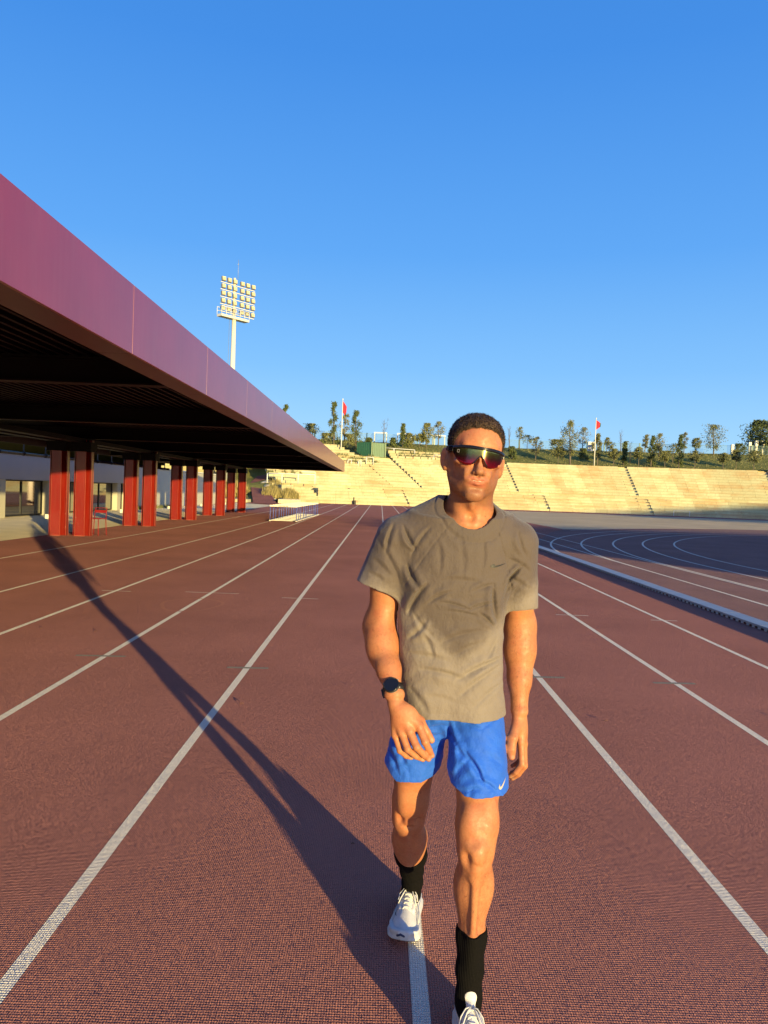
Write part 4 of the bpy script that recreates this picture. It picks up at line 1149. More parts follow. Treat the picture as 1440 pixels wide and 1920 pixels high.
def legs(F, g=0.0):
    # his right leg (left in the photo), stepping from behind
    F.chain([HIP_R, (.137, 2.265, .70), (.129, 2.325, .53), KN_R], [.078 + g, .066 + g, .052 + g, .047 + g], .03)
    F.ell((.126, 2.316, .500), (.028 + g, .022 + g, .032 + g), .02)
    F.ell((.111, 2.27, .565), (.024 + g, .028 + g, .05 + g), .03); F.ell((.152, 2.27, .555), (.026 + g, .028 + g, .045 + g), .03)
    kr, ar = np.array(KN_R), np.array(AN_R)
    F.chain([KN_R, tuple(kr + (ar - kr) * .3 + (0, .012, 0)), tuple(kr + (ar - kr) * .65), AN_R], [.045 + g, .050 + g, .038 + g, .031 + g], .03)
    F.ell(tuple(kr + (ar - kr) * .33 + (0, .02, -.02)), (.049 + g, .045 + g, .075 + g), .03)
    # his left leg (right in the photo), planted in front
    F.chain([HIP_L, (.312, 2.135, .71), (.302, 2.068, .575), KN_L], [.080 + g, .068 + g, .0525 + g, .0455 + g], .03)
    F.ell((.2985, 2.008, .528), (.026 + g, .020 + g, .031 + g), .018)
    F.ell((.279, 2.045, .590), (.023 + g, .028 + g, .050 + g), .028); F.ell((.330, 2.055, .600), (.026 + g, .028 + g, .055 + g), .028)
    F.ell((.300, 2.012, .478), (.015 + g, .012 + g, .02 + g), .016)
    F.chain([KN_L, (.302, 2.075, .40), (.301, 2.072, .26), AN_L], [.045 + g, .0445 + g, .034 + g, .030 + g], .03)
    F.ell((.284, 2.095, .395), (.030 + g, .040 + g, .085 + g), .028); F.ell((.326, 2.09, .405), (.030 + g, .038 + g, .085 + g), .028)
    F.cone((.298, 2.022, .44), (.297, 2.035, .20), .017 + g, .015 + g, .02)
    if not g:
        F.ell((.270, 2.000, .508), (.007, .010, .016), .022, 's'); F.ell((.331, 1.994, .508), (.006, .009, .016), .022, 's')
        F.ell((.284, 1.990, .562), (.010, .006, .008), .018, 's'); F.ell((.299, 1.988, .494), (.014, .004, .004), .012, 's')
        F.cone((.277, 2.014, .43), (.281, 2.024, .30), .002, .001, .022, 's'); F.cone((.319, 2.016, .42), (.315, 2.026, .30), .001, .001, .022, 's')
        F.cone((.303, 2.010, .74), (.291, 1.994, .60), .004, .003, .02, 's')
        F.ell((.098, 2.292, .487), (.006, .008, .014), .02, 's'); F.ell((.155, 2.290, .487), (.006, .008, .014), .02, 's')
        F.ell((.126, 2.294, .462), (.012, .005, .004), .012, 's')

BF = Field(axis((-.075, .52, .0024)), axis((1.84, 1.96, .005), (1.96, 2.26, .0024), (2.26, 2.76, .005)),
           axis((-.01, .76, .0045), (.76, .97, .0024), (.97, 1.40, .0042), (1.40, 1.745, .0022)))
head(BF)
# neck, shoulders, trunk
BF.chain([(.262, 2.205, 1.39), (.262, 2.175, 1.47), (.266, 2.150, 1.545)], [.064, .0565, .054], .035)
for s, x in ((-1, .205), (1, .325)):
    BF.cone(hw((s * .052, .03, -.055)), (.257 + s * .018, 2.135, 1.425), .013, .009, .02)
    BF.cone((.262 + s * .026, 2.212, 1.475), (.250 + s * .11, 2.22, 1.400), .030, .025, .035)
    BF.cone((.257 + s * .014, 2.128, 1.416), (.250 + s * .12, 2.185, 1.405), .0095, .010, .028)
BF.ell((.259, 2.108, 1.475), (.010, .012, .016), .014)
BF.ell((.259, 2.112, 1.436), (.009, .012, .010), .014, 's')
BF.ell((.232, 2.205, 1.270), (.142, .082, .155), .04); BF.ell((.255, 2.185, 1.375), (.085, .055, .055), .05)
BF.ell((.225, 2.20, 1.07), (.118, .076, .16), .05); BF.ell((.235, 2.215, .92), (.122, .085, .10), .04)
for sh, el, wr, s in ((SH_R, EL_R, WR_R, -1), (SH_L, EL_L, WR_L, 1)):
    sh, el, wr = map(np.array, (sh, el, wr))
    BF.ell(sh, (.046, .046, .050), .05); BF.cone(sh, sh + (el - sh) * .5, .046, .044, .03); BF.cone(sh + (el - sh) * .5, el, .044, .040, .03)
    BF.ell(sh + (el - sh) * .60 + (0, -.012, 0), (.037, .037, .07), .03)
    f = wr - el
    BF.chain([tuple(el), tuple(el + f * .28), tuple(el + f * .65), tuple(wr)], [.0370, .0375, .0305, .0242], .03)
    BF.ell(el + f * .25 + (s * .004, 0, 0), (.0355, .035, .085), .04); BF.ell(el + (s * .002, .004, .01), (.0385, .037, .05), .03)
    BF.ell(wr + f * .02, (.027, .019, .018) if s < 0 else (.020, .026, .018), .015)
hand(BF, HAND_R, True); hand(BF, HAND_L, False)
legs(BF)
# feet inside the shoes
BF.chain([AN_R, (.155, 2.66, .055)], [.031, .032], .02); BF.cone((.155, 2.655, .05), (.130, 2.51, .032), .028, .018, .02)
BF.chain([AN_L, (.300, 2.085, .055)], [.031, .032], .02); BF.cone((.300, 2.08, .055), (.296, 1.93, .032), .028, .018, .02)

def skin_mat():
    m, nt, b = newmat('sunlit_skin')
    p = pos(nt)
    f = noise_(nt, p, 9, 5, .65); g = noise_(nt, p, 160, 3, .7)
    c = rampn(nt, f, [(.3, (.46, .180, .080)), (.7, (.58, .245, .112))])
    c = mixc(nt, 1.0, c, rampn(nt, g, [(.25, (.80, .76, .74)), (.7, (1, 1, 1))]), 'MULTIPLY')
    c = mixc(nt, rampn(nt, noise_(nt, p, 26, 4, .7), [(.48, (0, 0, 0)), (.68, (.5, .5, .5))]), c, (.46, .125, .062))
    c = mixc(nt, rampn(nt, noise_(nt, p, 75, 2, .5), [(.72, (0, 0, 0)), (.76, (.6, .6, .6))]), c, (.16, .06, .03))
    at_ = N(nt, 'ShaderNodeAttribute', attribute_name='mask')
    s3 = N(nt, 'ShaderNodeSeparateColor'); nt.links.new(at_.outputs['Color'], s3.inputs[0])
    c = mixc(nt, s3.outputs[0], c, (.42, .11, .085))
    st = math_(nt, 'MULTIPLY', s3.outputs[1], rampn(nt, noise_(nt, p, 420, 2, .8), [(.35, (1, 1, 1)), (.65, (.72, .72, .72))]))
    c = mixc(nt, st, c, (.085, .045, .028))
    c = mixc(nt, s3.outputs[2], c, (.55, .44, .34))
    nt.links.new(c, b.inputs['Base Color'])
    rr_ = rampn(nt, noise_(nt, p, 70, 4, .7), [(.35, (.40, .40, .40)), (.65, (.66, .66, .66))]); nt.links.new(rr_, b.inputs['Roughness'])
    b.inputs['Specular IOR Level'].default_value = .42
    b.inputs['Subsurface Weight'].default_value = .07; b.inputs['Subsurface Radius'].default_value = (.012, .004, .002); b.inputs['Subsurface Scale'].default_value = .5
    h = math_(nt, 'MULTIPLY_ADD', g, .35, noise_(nt, p, 45, 4, .6))
    bump(nt, b, h, .5, .0022)
    return m
M['skin'] = skin_mat()
P, Q = surface(BF)
person = empty('person', (.24, 2.2, 0), label='man in grey T-shirt, blue shorts, black socks and white running shoes walking towards the camera', cat='person')
body, P = np_mesh('body', P, Q, M['skin'], None, 1, .4)
def own(o):
    """hang o below the man, keeping it where it is"""
    o.parent = person; o.location = Vector(o.location) - person.location
    return o
own(body)
# colour masks: lips, beard stubble, painted dark of the mouth gap, teeth and nails
L = hloc(P)
lip = np.maximum(np.exp(-((L[:, 0] / .030)**4 + ((L[:, 2] + .0605 - .10 * np.abs(L[:, 0])**1 * -1 * .0) / .0058)**4)), np.exp(-((L[:, 0] / .027)**4 + ((L[:, 2] + .0760) / .0078)**4)))
lip *= (L[:, 1] < -.068)
beard = np.clip((-.022 - L[:, 2]) / .030, 0, 1) * np.clip((.055 - L[:, 1]) / .03, 0, 1) * np.clip((L[:, 2] + .150) / .02, 0, 1) * (np.abs(L[:, 0]) < .1)
beard *= 1 - .55 * np.exp(-(((np.abs(L[:, 0]) - .036) / .022)**2 + ((L[:, 2] + .048) / .026)**2))
side = np.clip((np.abs(L[:, 0]) - .052) / .012, 0, 1) * np.clip((L[:, 2] + .04) / .02, 0, 1) * np.clip((.03 - L[:, 2]) / .02, 0, 1) * (L[:, 1] > -.025) * (L[:, 1] < .002)
beard = np.clip(beard * .78 + side * .7, 0, 1) * (1 - lip)
teeth = ((np.abs(L[:, 0]) < .010) & (np.abs(L[:, 2] + .0662) < .0009) & (L[:, 1] > -.0905) & (L[:, 1] < -.075)).astype(float)
inside = ((np.abs(L[:, 0]) < .021) & (np.abs(L[:, 2] + .0676 - .11 * np.abs(L[:, 0])) < .0018) & (L[:, 1] > -.0895 + .25 * np.abs(L[:, 0])) & (L[:, 1] < -.06)).astype(float) * (1 - teeth)
lip *= 1 - teeth
lip *= 1 - inside; beard = np.maximum(beard * .8, inside)  # mouth gap shaded by colour, sharing the beard channel
nail = np.zeros(len(P))
for H in (HAND_R, HAND_L):
    for i in range(4):
        d, t = np.array(H['dip'][i]), np.array(H['tip'][i]); c = t * .95 + d * .05 + np.array((0, -.008, .001))
        nail = np.maximum(nail, np.exp(-(np.linalg.norm(P - c, axis=1) / .0062)**4))
    c = np.array(H['thumb'][3]) + (0, -.009, .002); nail = np.maximum(nail, np.exp(-(np.linalg.norm(P - c, axis=1) / .007)**4))
at_ = body.data.color_attributes.new('mask', 'FLOAT_COLOR', 'POINT')
colr = np.stack([np.clip(lip * .62, 0, 1), beard, np.clip(teeth + nail * .35, 0, 1), np.ones(len(P))], 1)
at_.data.foreach_set('color', colr.astype(np.float32).ravel())

# ---------------------------------------------------------------- hair
def hairline(L):
    """height above which hair grows, as a function of depth"""
    y = L[..., 1]
    return np.interp(y, [-.12, -.075, -.055, -.040, -.022, -.010, .004, .03, .05, .12], [.085, .082, .068, .048, .014, -.020, .008, .012, -.045, -.070])
HF = Field(axis((.16, .37, .0022)), axis((2.0, 2.27, .0022)), axis((1.52, 1.755, .0022)))
def d_hair(X, Y, Z):
    shp = np.broadcast_shapes(X.shape, Y.shape, Z.shape)
    Pp = np.stack([np.broadcast_to(X, shp), np.broadcast_to(Y, shp), np.broadcast_to(Z, shp)], -1)
    Lp = (Pp - HC) @ HRn
    a = d_ell(Lp[..., 0], Lp[..., 1], Lp[..., 2], np.array((0, .018, .034)), np.array((.0735, .094, .080)))
    b = d_ell(Lp[..., 0], Lp[..., 1], Lp[..., 2], np.array((0, -.004, .045)), np.array((.062, .082, .055)))
    h = np.maximum(.03 - np.abs(a - b), 0) / .03; d = np.minimum(a, b) - h * h * .0075
    top = np.clip((Lp[..., 2] - .03) / .07, 0, 1)
    th = .0022 + .0048 * top + .0012 * np.sin(Lp[..., 0] * 300 + 4 * np.sin(Lp[..., 1] * 110)) * np.sin(Lp[..., 1] * 170)
    edge = Lp[..., 2] - hairline(Lp) + .0015 * np.sin(Lp[..., 0] * 260)
    th = th * np.clip(edge / .012 + .3, 0, 1)
    return np.maximum(d - th, -edge * .7 - .001)
HF.apply((0, 0, 0), (9, 9, 9), d_hair, .001)
M['hair'] = simple('dark_brown_hair', (.022, .014, .010), .55, var=.5, scale=60, bmp=.8, bscale=220)
Ph, Qh = surface(HF)
hair, Ph = np_mesh('hair', Ph, Qh, M['hair'], None, 1); own(hair)
me = hair.data; rg = np.random.RandomState(3)
fc = rg.choice(len(Qh), 24000); c = Ph[Qh[fc]].mean(1)
nrm = np.cross(Ph[Qh[fc][:, 2]] - Ph[Qh[fc][:, 0]], Ph[Qh[fc][:, 3]] - Ph[Qh[fc][:, 1]]); nrm /= np.linalg.norm(nrm, axis=1)[:, None] + 1e-9
Lc = hloc(c); keep = (nrm * (c - (HC + (0, .02, .03)))).sum(1) > 0
c, nrm, Lc = c[keep], nrm[keep], Lc[keep]
n = len(c); ln = (.0035 + .0070 * np.clip((Lc[:, 2] - .02) / .08, 0, 1)) * rg.uniform(.6, 1.4, n)
tang = rg.normal(0, .9, (n, 3)) + HRn @ np.array((.35, -1.0, .15)) + .8 * np.sin(c[:, [1, 2, 0]] * 190); tang -= nrm * (tang * nrm).sum(1)[:, None]; tang /= np.linalg.norm(tang, axis=1)[:, None]
side_ = np.cross(tang, nrm) * .00050
mid = c + nrm * (ln * (.16 + .26 * rg.rand(n)))[:, None] + tang * (ln * .4)[:, None]; tip = c + nrm * (ln * (.10 + .38 * rg.rand(n)))[:, None] + tang * (ln * 1.0)[:, None]
V = np.concatenate([c - side_, c + side_, mid + side_, mid - side_, tip]); i = np.arange(n)
quads = np.stack([i, i + n, i + 2 * n, i + 3 * n], 1); tris = np.stack([i + 3 * n, i + 2 * n, i + 4 * n], 1)
sm = bpy.data.meshes.new('hair_strands'); sm.from_pydata(V.tolist(), [], quads.tolist() + tris.tolist()); M['strand'] = leaf_mat('brown_hair_strands', (.012, .008, .006), (.15, .095, .06)); M['strand'].node_tree.nodes['Principled BSDF'].inputs['Roughness'].default_value = .4; sm.materials.append(M['strand'])
so = bpy.data.objects.new('hair_strands', sm); COL.objects.link(so); so.parent = hair; so['kind'] = 'stuff'
# eyebrows
mb = MB()
for s in (-1, 1):
    for i in range(170):
        t = rnd.random(); p = np.array((s * (.012 + t * .036), -.083 + t * t * .014 + rnd.uniform(-.001, .001), .0275 + .006 * math.sin(t * 2.6) + rnd.uniform(-.0028, .0028)))
        a = hw(p); b = hw(p + np.array((s * .006, .0005, .0015))); w = .0004
        mb.add([a + (0, 0, -w), a + (0, 0, w), b], [(0, 1, 2)])
eb = mb.build('eyebrows', M['hair']); own(eb)

# fine dark hair on forearms and shins
def body_hair(regions, name):
    Pb = np.array([v.co for v in body.data.vertices]); 
    Qb = np.empty(len(body.data.loops), np.int32); body.data.loops.foreach_get('vertex_index', Qb); Qb = Qb.reshape(-1, 4)
    C = Pb[Qb].mean(1); Nn = np.cross(Pb[Qb[:, 2]] - Pb[Qb[:, 0]], Pb[Qb[:, 3]] - Pb[Qb[:, 1]]); Nn /= np.linalg.norm(Nn, axis=1)[:, None] + 1e-9
    mb = MB()
    for a, b, rad, cnt in regions:
        a, b = np.array(a), np.array(b); d = b - a; t = ((C - a) @ d) / (d @ d); D = np.linalg.norm(C - a - t[:, None] * d, axis=1)
        ids = np.nonzero((t > 0) & (t < 1) & (D < rad))[0]
        if len(ids) == 0: continue
        u = d / np.linalg.norm(d)
        for i in rg.choice(ids, cnt):
            n = Nn[i]; tg = u + rg.normal(0, .45, 3); tg -= n * (tg @ n); tg /= np.linalg.norm(tg) + 1e-9
            sd = np.cross(tg, n) * .00016; L0 = rg.uniform(.005, .012); c = C[i]
            mb.add([c - sd, c + sd, c + tg * L0 + n * L0 * .30], [(0, 1, 2)])
    o = mb.build(name, M['hair']); o['kind'] = 'stuff'; own(o)
body_hair([(EL_R, WR_R, .06, 900), (EL_L, WR_L, .06, 900), ((.30, 2.05, .47), (.30, 2.06, .29), .08, 700), ((.128, 2.35, .46), (.145, 2.47, .30), .08, 400)], 'body_hair')

# ================================================================== clothes
def fold_field(folds, front, clampd=.010):
    """creases: each (x0, z0, x1, z1, height, width); they act on the side facing the camera"""
    def w(X, Y, Z):
        tot = 0
        f = np.clip((front - Y) / .05, 0, 1)
        for x0, z0, x1, z1, a, sg in folds:
            dx, dz = x1 - x0, z1 - z0; L = math.hypot(dx, dz)
            ux, uz = dx / L, dz / L
            s = (X - x0) * ux + (Z - z0) * uz; t = -(X - x0) * uz + (Z - z0) * ux
            bend = .10 * L * (s / L) * (1 - s / L) * 2
            t = t - bend
            e = np.sin(np.pi * np.clip((s + .12 * L) / (1.24 * L), 0, 1))
            g = t / (sg * (.55 + .35 * e))
            tot = tot + a * .72 * e * (.75 * np.exp(-((g - 1.3) / 1.5)**2) + .35 * np.exp(-((g + 2.0) / 1.3)**2) - .95 * np.exp(-(g / .8)**2))
        return np.maximum(tot * f, -clampd)
    return w
SF_FOLDS = [(0.092, 1.162, 0.139, 1.244, 0.019, 0.011), (0.022, 1.330, 0.040, 1.407, 0.013, 0.008), (0.100, 1.344, 0.069, 1.403, 0.014, 0.008), (0.095, 1.325, 0.143, 1.403, 0.007, 0.007), (0.120, 1.229, 0.084, 1.291, 0.016, 0.01),
    (0.142, 1.190, 0.205, 1.229, 0.008, 0.007), (0.176, 1.197, 0.271, 1.174, 0.007, 0.006), (0.253, 1.174, 0.334, 1.200, 0.007, 0.006), (0.201, 1.173, 0.296, 1.156, 0.006, 0.006), (0.291, 1.168, 0.333, 1.132, 0.009, 0.007),
    (0.342, 1.148, 0.329, 1.248, 0.015, 0.01), (0.266, 1.228, 0.332, 1.251, 0.007, 0.008), (0.137, 1.003, 0.251, 0.982, 0.008, 0.01), (0.239, 0.982, 0.356, 1.035, 0.013, 0.01),
    (0.247, 0.939, 0.357, 1.014, 0.008, 0.01), (0.288, 0.910, 0.371, 0.965, 0.007, 0.009), (0.366, 1.231, 0.418, 1.303, 0.015, 0.008), (0.361, 1.201, 0.395, 1.257, 0.007, 0.007), (0.423, 1.334, 0.399, 1.397, 0.008, 0.008),
    (0.144, 1.144, 0.098, 1.087, 0.009, 0.009), (0.130, 1.113, 0.166, 1.038, 0.007, 0.009), (0.171, 1.090, 0.107, 1.158, 0.007, 0.009), (0.186, 1.084, 0.297, 1.119, 0.006, 0.01), (0.224, 1.047, 0.306, 1.089, 0.005, 0.008),
    (0.106, 0.943, 0.154, 0.884, 0.006, 0.012), (0.193, 1.260, 0.292, 1.253, 0.005, 0.01), (0.166, 1.373, 0.175, 1.282, 0.004, 0.008), (0.229, 1.376, 0.240, 1.269, 0.003, 0.01), (0.294, 1.386, 0.291, 1.287, 0.004, 0.009),
    (-0.014, 1.306, 0.041, 1.255, 0.006, 0.01), (0.003, 1.352, 0.065, 1.233, 0.007, 0.01), (-0.028, 1.267, 0.019, 1.246, 0.005, 0.008), (0.381, 1.320, 0.443, 1.284, 0.006, 0.009), (0.375, 1.267, 0.445, 1.231, 0.005, 0.009), (0.393, 1.214, 0.444, 1.262, 0.005, 0.008),
    (0.344, 1.090, 0.309, 1.027, 0.006, 0.009), (0.102, 1.043, 0.209, 1.031, 0.006, 0.011), (0.152, 0.930, 0.229, 0.917, 0.004, 0.012)]
w_sh = fold_field(SF_FOLDS, 2.24)
SZ = [.80, .86, .95, 1.05, 1.15, 1.23, 1.30, 1.36, 1.42]
ST = dict(cx=[.240, .240, .230, .222, .219, .222, .228, .232, .236], rx=[.154, .152, .150, .152, .158, .163, .162, .152, .125],
          cy=[2.205, 2.200, 2.196, 2.194, 2.196, 2.198, 2.200, 2.202, 2.204], ry=[.128, .120, .111, .103, .103, .107, .106, .102, .095])
def shirt_torso(X, Y, Z, g):
    z = np.clip(Z, SZ[0], SZ[-1])
    cx, rx, cy, ry = [np.interp(z.ravel(), SZ, ST[k]).reshape(z.shape).astype(np.float32) for k in ('cx', 'rx', 'cy', 'ry')]
    rx = rx + g; ry = ry + g
    wave = .004 * np.sin(X * 46 + 1.0) * np.clip((1.0 - Z) / .14, 0, 1)
    q = ((np.abs(X - cx) / rx)**2.5 + (np.abs(Y - cy + wave) / (ry))**2.5)**(1 / 2.5)
    d = (q - 1) * np.minimum(rx, ry) * .92
    return np.maximum(d, Z - 1.43 - g)
def smin(a, b, k):
    h = np.maximum(k - np.abs(a - b), 0) / k; return np.minimum(a, b) - h * h * k * .25
A_ = np.array
def shirt_shape(X, Y, Z, g, cut):
    d = shirt_torso(X, Y, Z, g)
    for a, b, r1, r2 in (((.246, 2.205, 1.468), (.070, 2.208, 1.366), .062, .066), ((.262, 2.205, 1.442), (.400, 2.214, 1.366), .062, .064)):
        d = smin(d, d_cone(X, Y, Z, A_(a), A_(b), r1 + g, r2 + g), .045)
    if cut: d = np.maximum(d, .861 + .0025 * np.sin(X * 30 + 2) - Z)
    nR = A_((-.34, -.05, -.94)); cR = A_((.008, 2.205, 1.212)); nL = A_((.06, 0, -.998)); cL = A_((.428, 2.225, 1.168))
    for a, b, r1, r2, n_, c_ in ((A_((.056, 2.207, 1.358)), A_((-.002, 2.205, 1.190)), .066, .074, nR, cR), (A_((.408, 2.216, 1.358)), A_((.430, 2.232, 1.150)), .062, .056, nL, cL)):
        e = d_cone(X, Y, Z, a, b, r1 + g, r2 + g)
        if cut: e = np.maximum(e, (X - c_[0]) * n_[0] + (Y - c_[1]) * n_[1] + (Z - c_[2]) * n_[2])
        else: e = np.maximum(e, (X - c_[0]) * n_[0] + (Y - c_[1]) * n_[1] + (Z - c_[2]) * n_[2] - .03)
        d = smin(d, e, .028)
    return d
def neck_hole(X, Y, Z):
    cy_ = 2.172 - (Z - 1.42) * .35
    q = (np.sqrt(((X - .259) / .077)**2 + ((Y - cy_) / .066)**2) - 1) * .066
    q = np.maximum(q, 1.39 - Z)
    return smin(q, d_ell(X, Y, Z, A_((.261, 2.115, 1.468)), A_((.062, .055, .062))), .012)
def seam_d(X, Y, Z):
    """distance to the raglan seams"""
    r = 9
    for (x0, z0, x1, z1) in ((.205, 1.425, .078, 1.235), (.325, 1.43, .392, 1.225)):
        dx, dz = x1 - x0, z1 - z0; L = math.hypot(dx, dz); t = -(X - x0) * dz / L + (Z - z0) * dx / L; s = ((X - x0) * dx + (Z - z0) * dz) / L
        r = np.minimum(r, np.abs(t + .12 * L * (s / L) * (1 - s / L) * (1 if dx < 0 else -1) * .6) + np.maximum(0, -s) + np.maximum(0, s - L))
    return r
def d_shirt(X, Y, Z):
    w = w_sh(X, Y, Z) + .0009 * np.sin(X * 40 + 5 * np.sin(Z * 23)) * np.sin(Z * 32 + 3 * np.sin(X * 31))
    nh = neck_hole(X, Y, Z)
    out = shirt_shape(X, Y, Z, 0, True) - w
    out = out - .0020 * np.clip((.020 - nh) / .002, 0, 1) + .0022 * np.exp(-((nh - .0225) / .0018)**2)      # collar band
    hem = np.clip((Z - .880) / .0015, 0, 1); out = out + .0009 * np.exp(-((Z - .882) / .0022)**2)
    out = out + .0016 * np.exp(-(seam_d(X, Y, Z) / .0022)**2) * (Y < 2.2)
    nR = (X - .008) * -.34 + (Y - 2.205) * -.05 + (Z - 1.212) * -.94; nL = (X - .428) * .06 + (Z - 1.168) * -.998
    slR = np.where(X < .09, -nR, 1.0) + 0 * Z; slL = np.where(X > .385, -nL, 1.0) + 0 * Y
    edge = np.minimum(np.minimum(slR, slL), np.minimum(Z - .861 + 0 * X + 0 * Y, nh))
    inn = shirt_shape(X, Y, Z, 0, False) - w + .0050 + .0065 * np.clip(edge / .03, 0, 1)
    return np.maximum(np.maximum(out, -inn), -nh)
SFd = Field(axis((-.08, .50, .0027)), axis((2.04, 2.36, .003)), axis((.84, 1.50, .0027)))
SFd.apply((-9, -9, -9), (9, 9, 9), d_shirt, .0005)

def cloth_mat(name, lo, hi, weave, wet=None, rough=.75, sheen=.2, bmp=.35):
    m, nt, b = newmat(name); p = pos(nt)
    c = rampn(nt, noise_(nt, p, 14, 4, .6), [(.3, lo), (.7, hi)])
    sx = N(nt, 'ShaderNodeSeparateXYZ'); nt.links.new(p, sx.inputs[0])
    if wet:
        # sweat-soaked upper front; the hem and sleeve ends have stayed dry
        z = math_(nt, 'MULTIPLY_ADD', noise_(nt, pos(nt, (1, 1, .8)), 9, 5, .7), .16, sx.outputs['Z'])
        zx = math_(nt, 'MULTIPLY', math_(nt, 'ABSOLUTE', math_(nt, 'SUBTRACT', sx.outputs['X'], .235)), .9)
        f = rampn(nt, math_(nt, 'SUBTRACT', z, zx), [(.0, (0, 0, 0)), (1, (1, 1, 1))])
        mr = N(nt, 'ShaderNodeMapRange', interpolation_type='SMOOTHSTEP'); mr.inputs['From Min'].default_value = 1.08; mr.inputs['From Max'].default_value = 1.16
        nt.links.new(math_(nt, 'SUBTRACT', z, zx), mr.inputs['Value'])
        c = mixc(nt, mr.outputs[0], c, wet)
    k = 2 * math.pi / weave
    a = math_(nt, 'SINE', math_(nt, 'MULTIPLY', math_(nt, 'ADD', sx.outputs['X'], sx.outputs['Z']), k)); d = math_(nt, 'SINE', math_(nt, 'MULTIPLY', math_(nt, 'SUBTRACT', sx.outputs['X'], sx.outputs['Z']), k))
    h = math_(nt, 'MULTIPLY', a, d)
    c = mixc(nt, 1.0, c, rampn(nt, math_(nt, 'MULTIPLY_ADD', h, .5, .5), [(0, (.78, .78, .78)), (1, (1, 1, 1))]), 'MULTIPLY')
    nt.links.new(c, b.inputs['Base Color']); b.inputs['Roughness'].default_value = rough; b.inputs['Sheen Weight'].default_value = sheen
    n1 = bump(nt, None, h, bmp, .0006); n2 = bump(nt, b, noise_(nt, p, 38, 5, .7), .6, .004, bump(nt, None, noise_(nt, pos(nt, (1, 1, .7)), 11, 7, .62), .75, .016, n1))
    return m
M['shirt'] = cloth_mat('grey_sports_fabric', (.22, .182, .154), (.255, .215, .182), .0050, (.106, .080, .068))
P, Q = surface(SFd); shirt, P = np_mesh('t_shirt', P, Q, M['shirt'], None, 1, .4); own(shirt)

# ---------------------------------------------------------------- shorts
SH_FOLDS = [(0.220, 0.840, 0.216, 0.716, 0.016, 0.01), (0.157, 0.819, 0.214, 0.836, 0.008, 0.009), (0.259, 0.853, 0.309, 0.840, 0.007, 0.008), (0.253, 0.779, 0.217, 0.827, 0.01, 0.009), (0.227, 0.786, 0.282, 0.749, 0.01, 0.009), (0.265, 0.780, 0.311, 0.707, 0.018, 0.009),
    (0.295, 0.719, 0.349, 0.687, 0.009, 0.007), (0.240, 0.717, 0.272, 0.761, 0.008, 0.009), (0.309, 0.843, 0.376, 0.873, 0.007, 0.008), (0.239, 0.671, 0.307, 0.695, 0.007, 0.009), (0.319, 0.782, 0.374, 0.737, 0.005, 0.01), (0.058, 0.788, 0.099, 0.712, 0.016, 0.01),
    (0.040, 0.753, 0.082, 0.678, 0.008, 0.008), (0.073, 0.804, 0.082, 0.850, 0.008, 0.008), (0.161, 0.714, 0.192, 0.762, 0.008, 0.009), (0.142, 0.791, 0.203, 0.801, 0.006, 0.008), (0.270, 0.653, 0.284, 0.695, 0.004, 0.007), (0.339, 0.646, 0.353, 0.690, 0.004, 0.007), (0.116, 0.669, 0.107, 0.712, 0.004, 0.008)]
w_so = fold_field(SH_FOLDS, 2.26, .006)
def d_shorts(X, Y, Z):
    w = w_so(X, Y, Z) * 1.0 + .0014 * np.sin(X * 55 + 5 * np.sin(Z * 31)) * np.sin(Z * 37 + 4 * np.sin(X * 37)) + .0005 * np.sin(X * 300 + 9 * np.sin(Z * 40)) * np.exp(-((Z - .665) / .012)**2)
    def legsh(g):
        dR = d_cone(X, Y, Z, A_((.170, 2.215, .92)), A_((.112, 2.245, .60)), .076 + g, .088 + g)
        dL = d_cone(X, Y, Z, A_((.302, 2.205, .92)), A_((.312, 2.085, .58)), .080 + g, .0900 + g)
        return dR, dL
    dR, dL = legsh(0)
    pel = d_ell(X, Y, Z, A_((.237, 2.215, .90)), A_((.138, .098, .115)))
    # slanted hems: the right-hand photo leg hangs lower, the left one is notched at the side
    hR = .655 + .95 * np.clip(.075 - X, 0, .2) + .5 * np.clip(X - .15, 0, .2) - .25 * (Y - 2.2) * 0
    hL = .670 + .45 * np.clip(.26 - X, 0, .2) + .25 * np.clip(X - .37, 0, .2)
    hem = np.where(X < .226, hR + 0 * Y, hL + 0 * Y)
    out = np.maximum(smin(smin(dR, dL, .012), pel, .03) - w, hem - Z + .0015 * np.sin(X * 60))
    out = np.maximum(out, Z - .97)
    iR, iL = legsh(-.0075); pi_ = pel + .0075
    iR = np.maximum(iR, .55 - Z); iL = np.maximum(iL, .55 - Z)
    inn = smin(smin(iR, iL, .012), pi_, .03) - w
    out = out + .0009 * np.exp(-((Z - hL - .018) / .002)**2) * (X > .235) + .0009 * np.exp(-((Z - hR - .018) / .002)**2) * (X < .225)
    return np.maximum(out, -inn)
SO = Field(axis((.015, .43, .0027)), axis((1.99, 2.37, .003)), axis((.60, .98, .0027)))
SO.apply((-9, -9, -9), (9, 9, 9), d_shorts, .0005)
M['shorts'] = cloth_mat('royal_blue_nylon', (.010, .115, .66), (.014, .145, .80), .0016, None, .72, .1, .15)
P, Q = surface(SO); shorts, P = np_mesh('shorts', P, Q, M['shorts'], None, 1, .4); own(shorts)

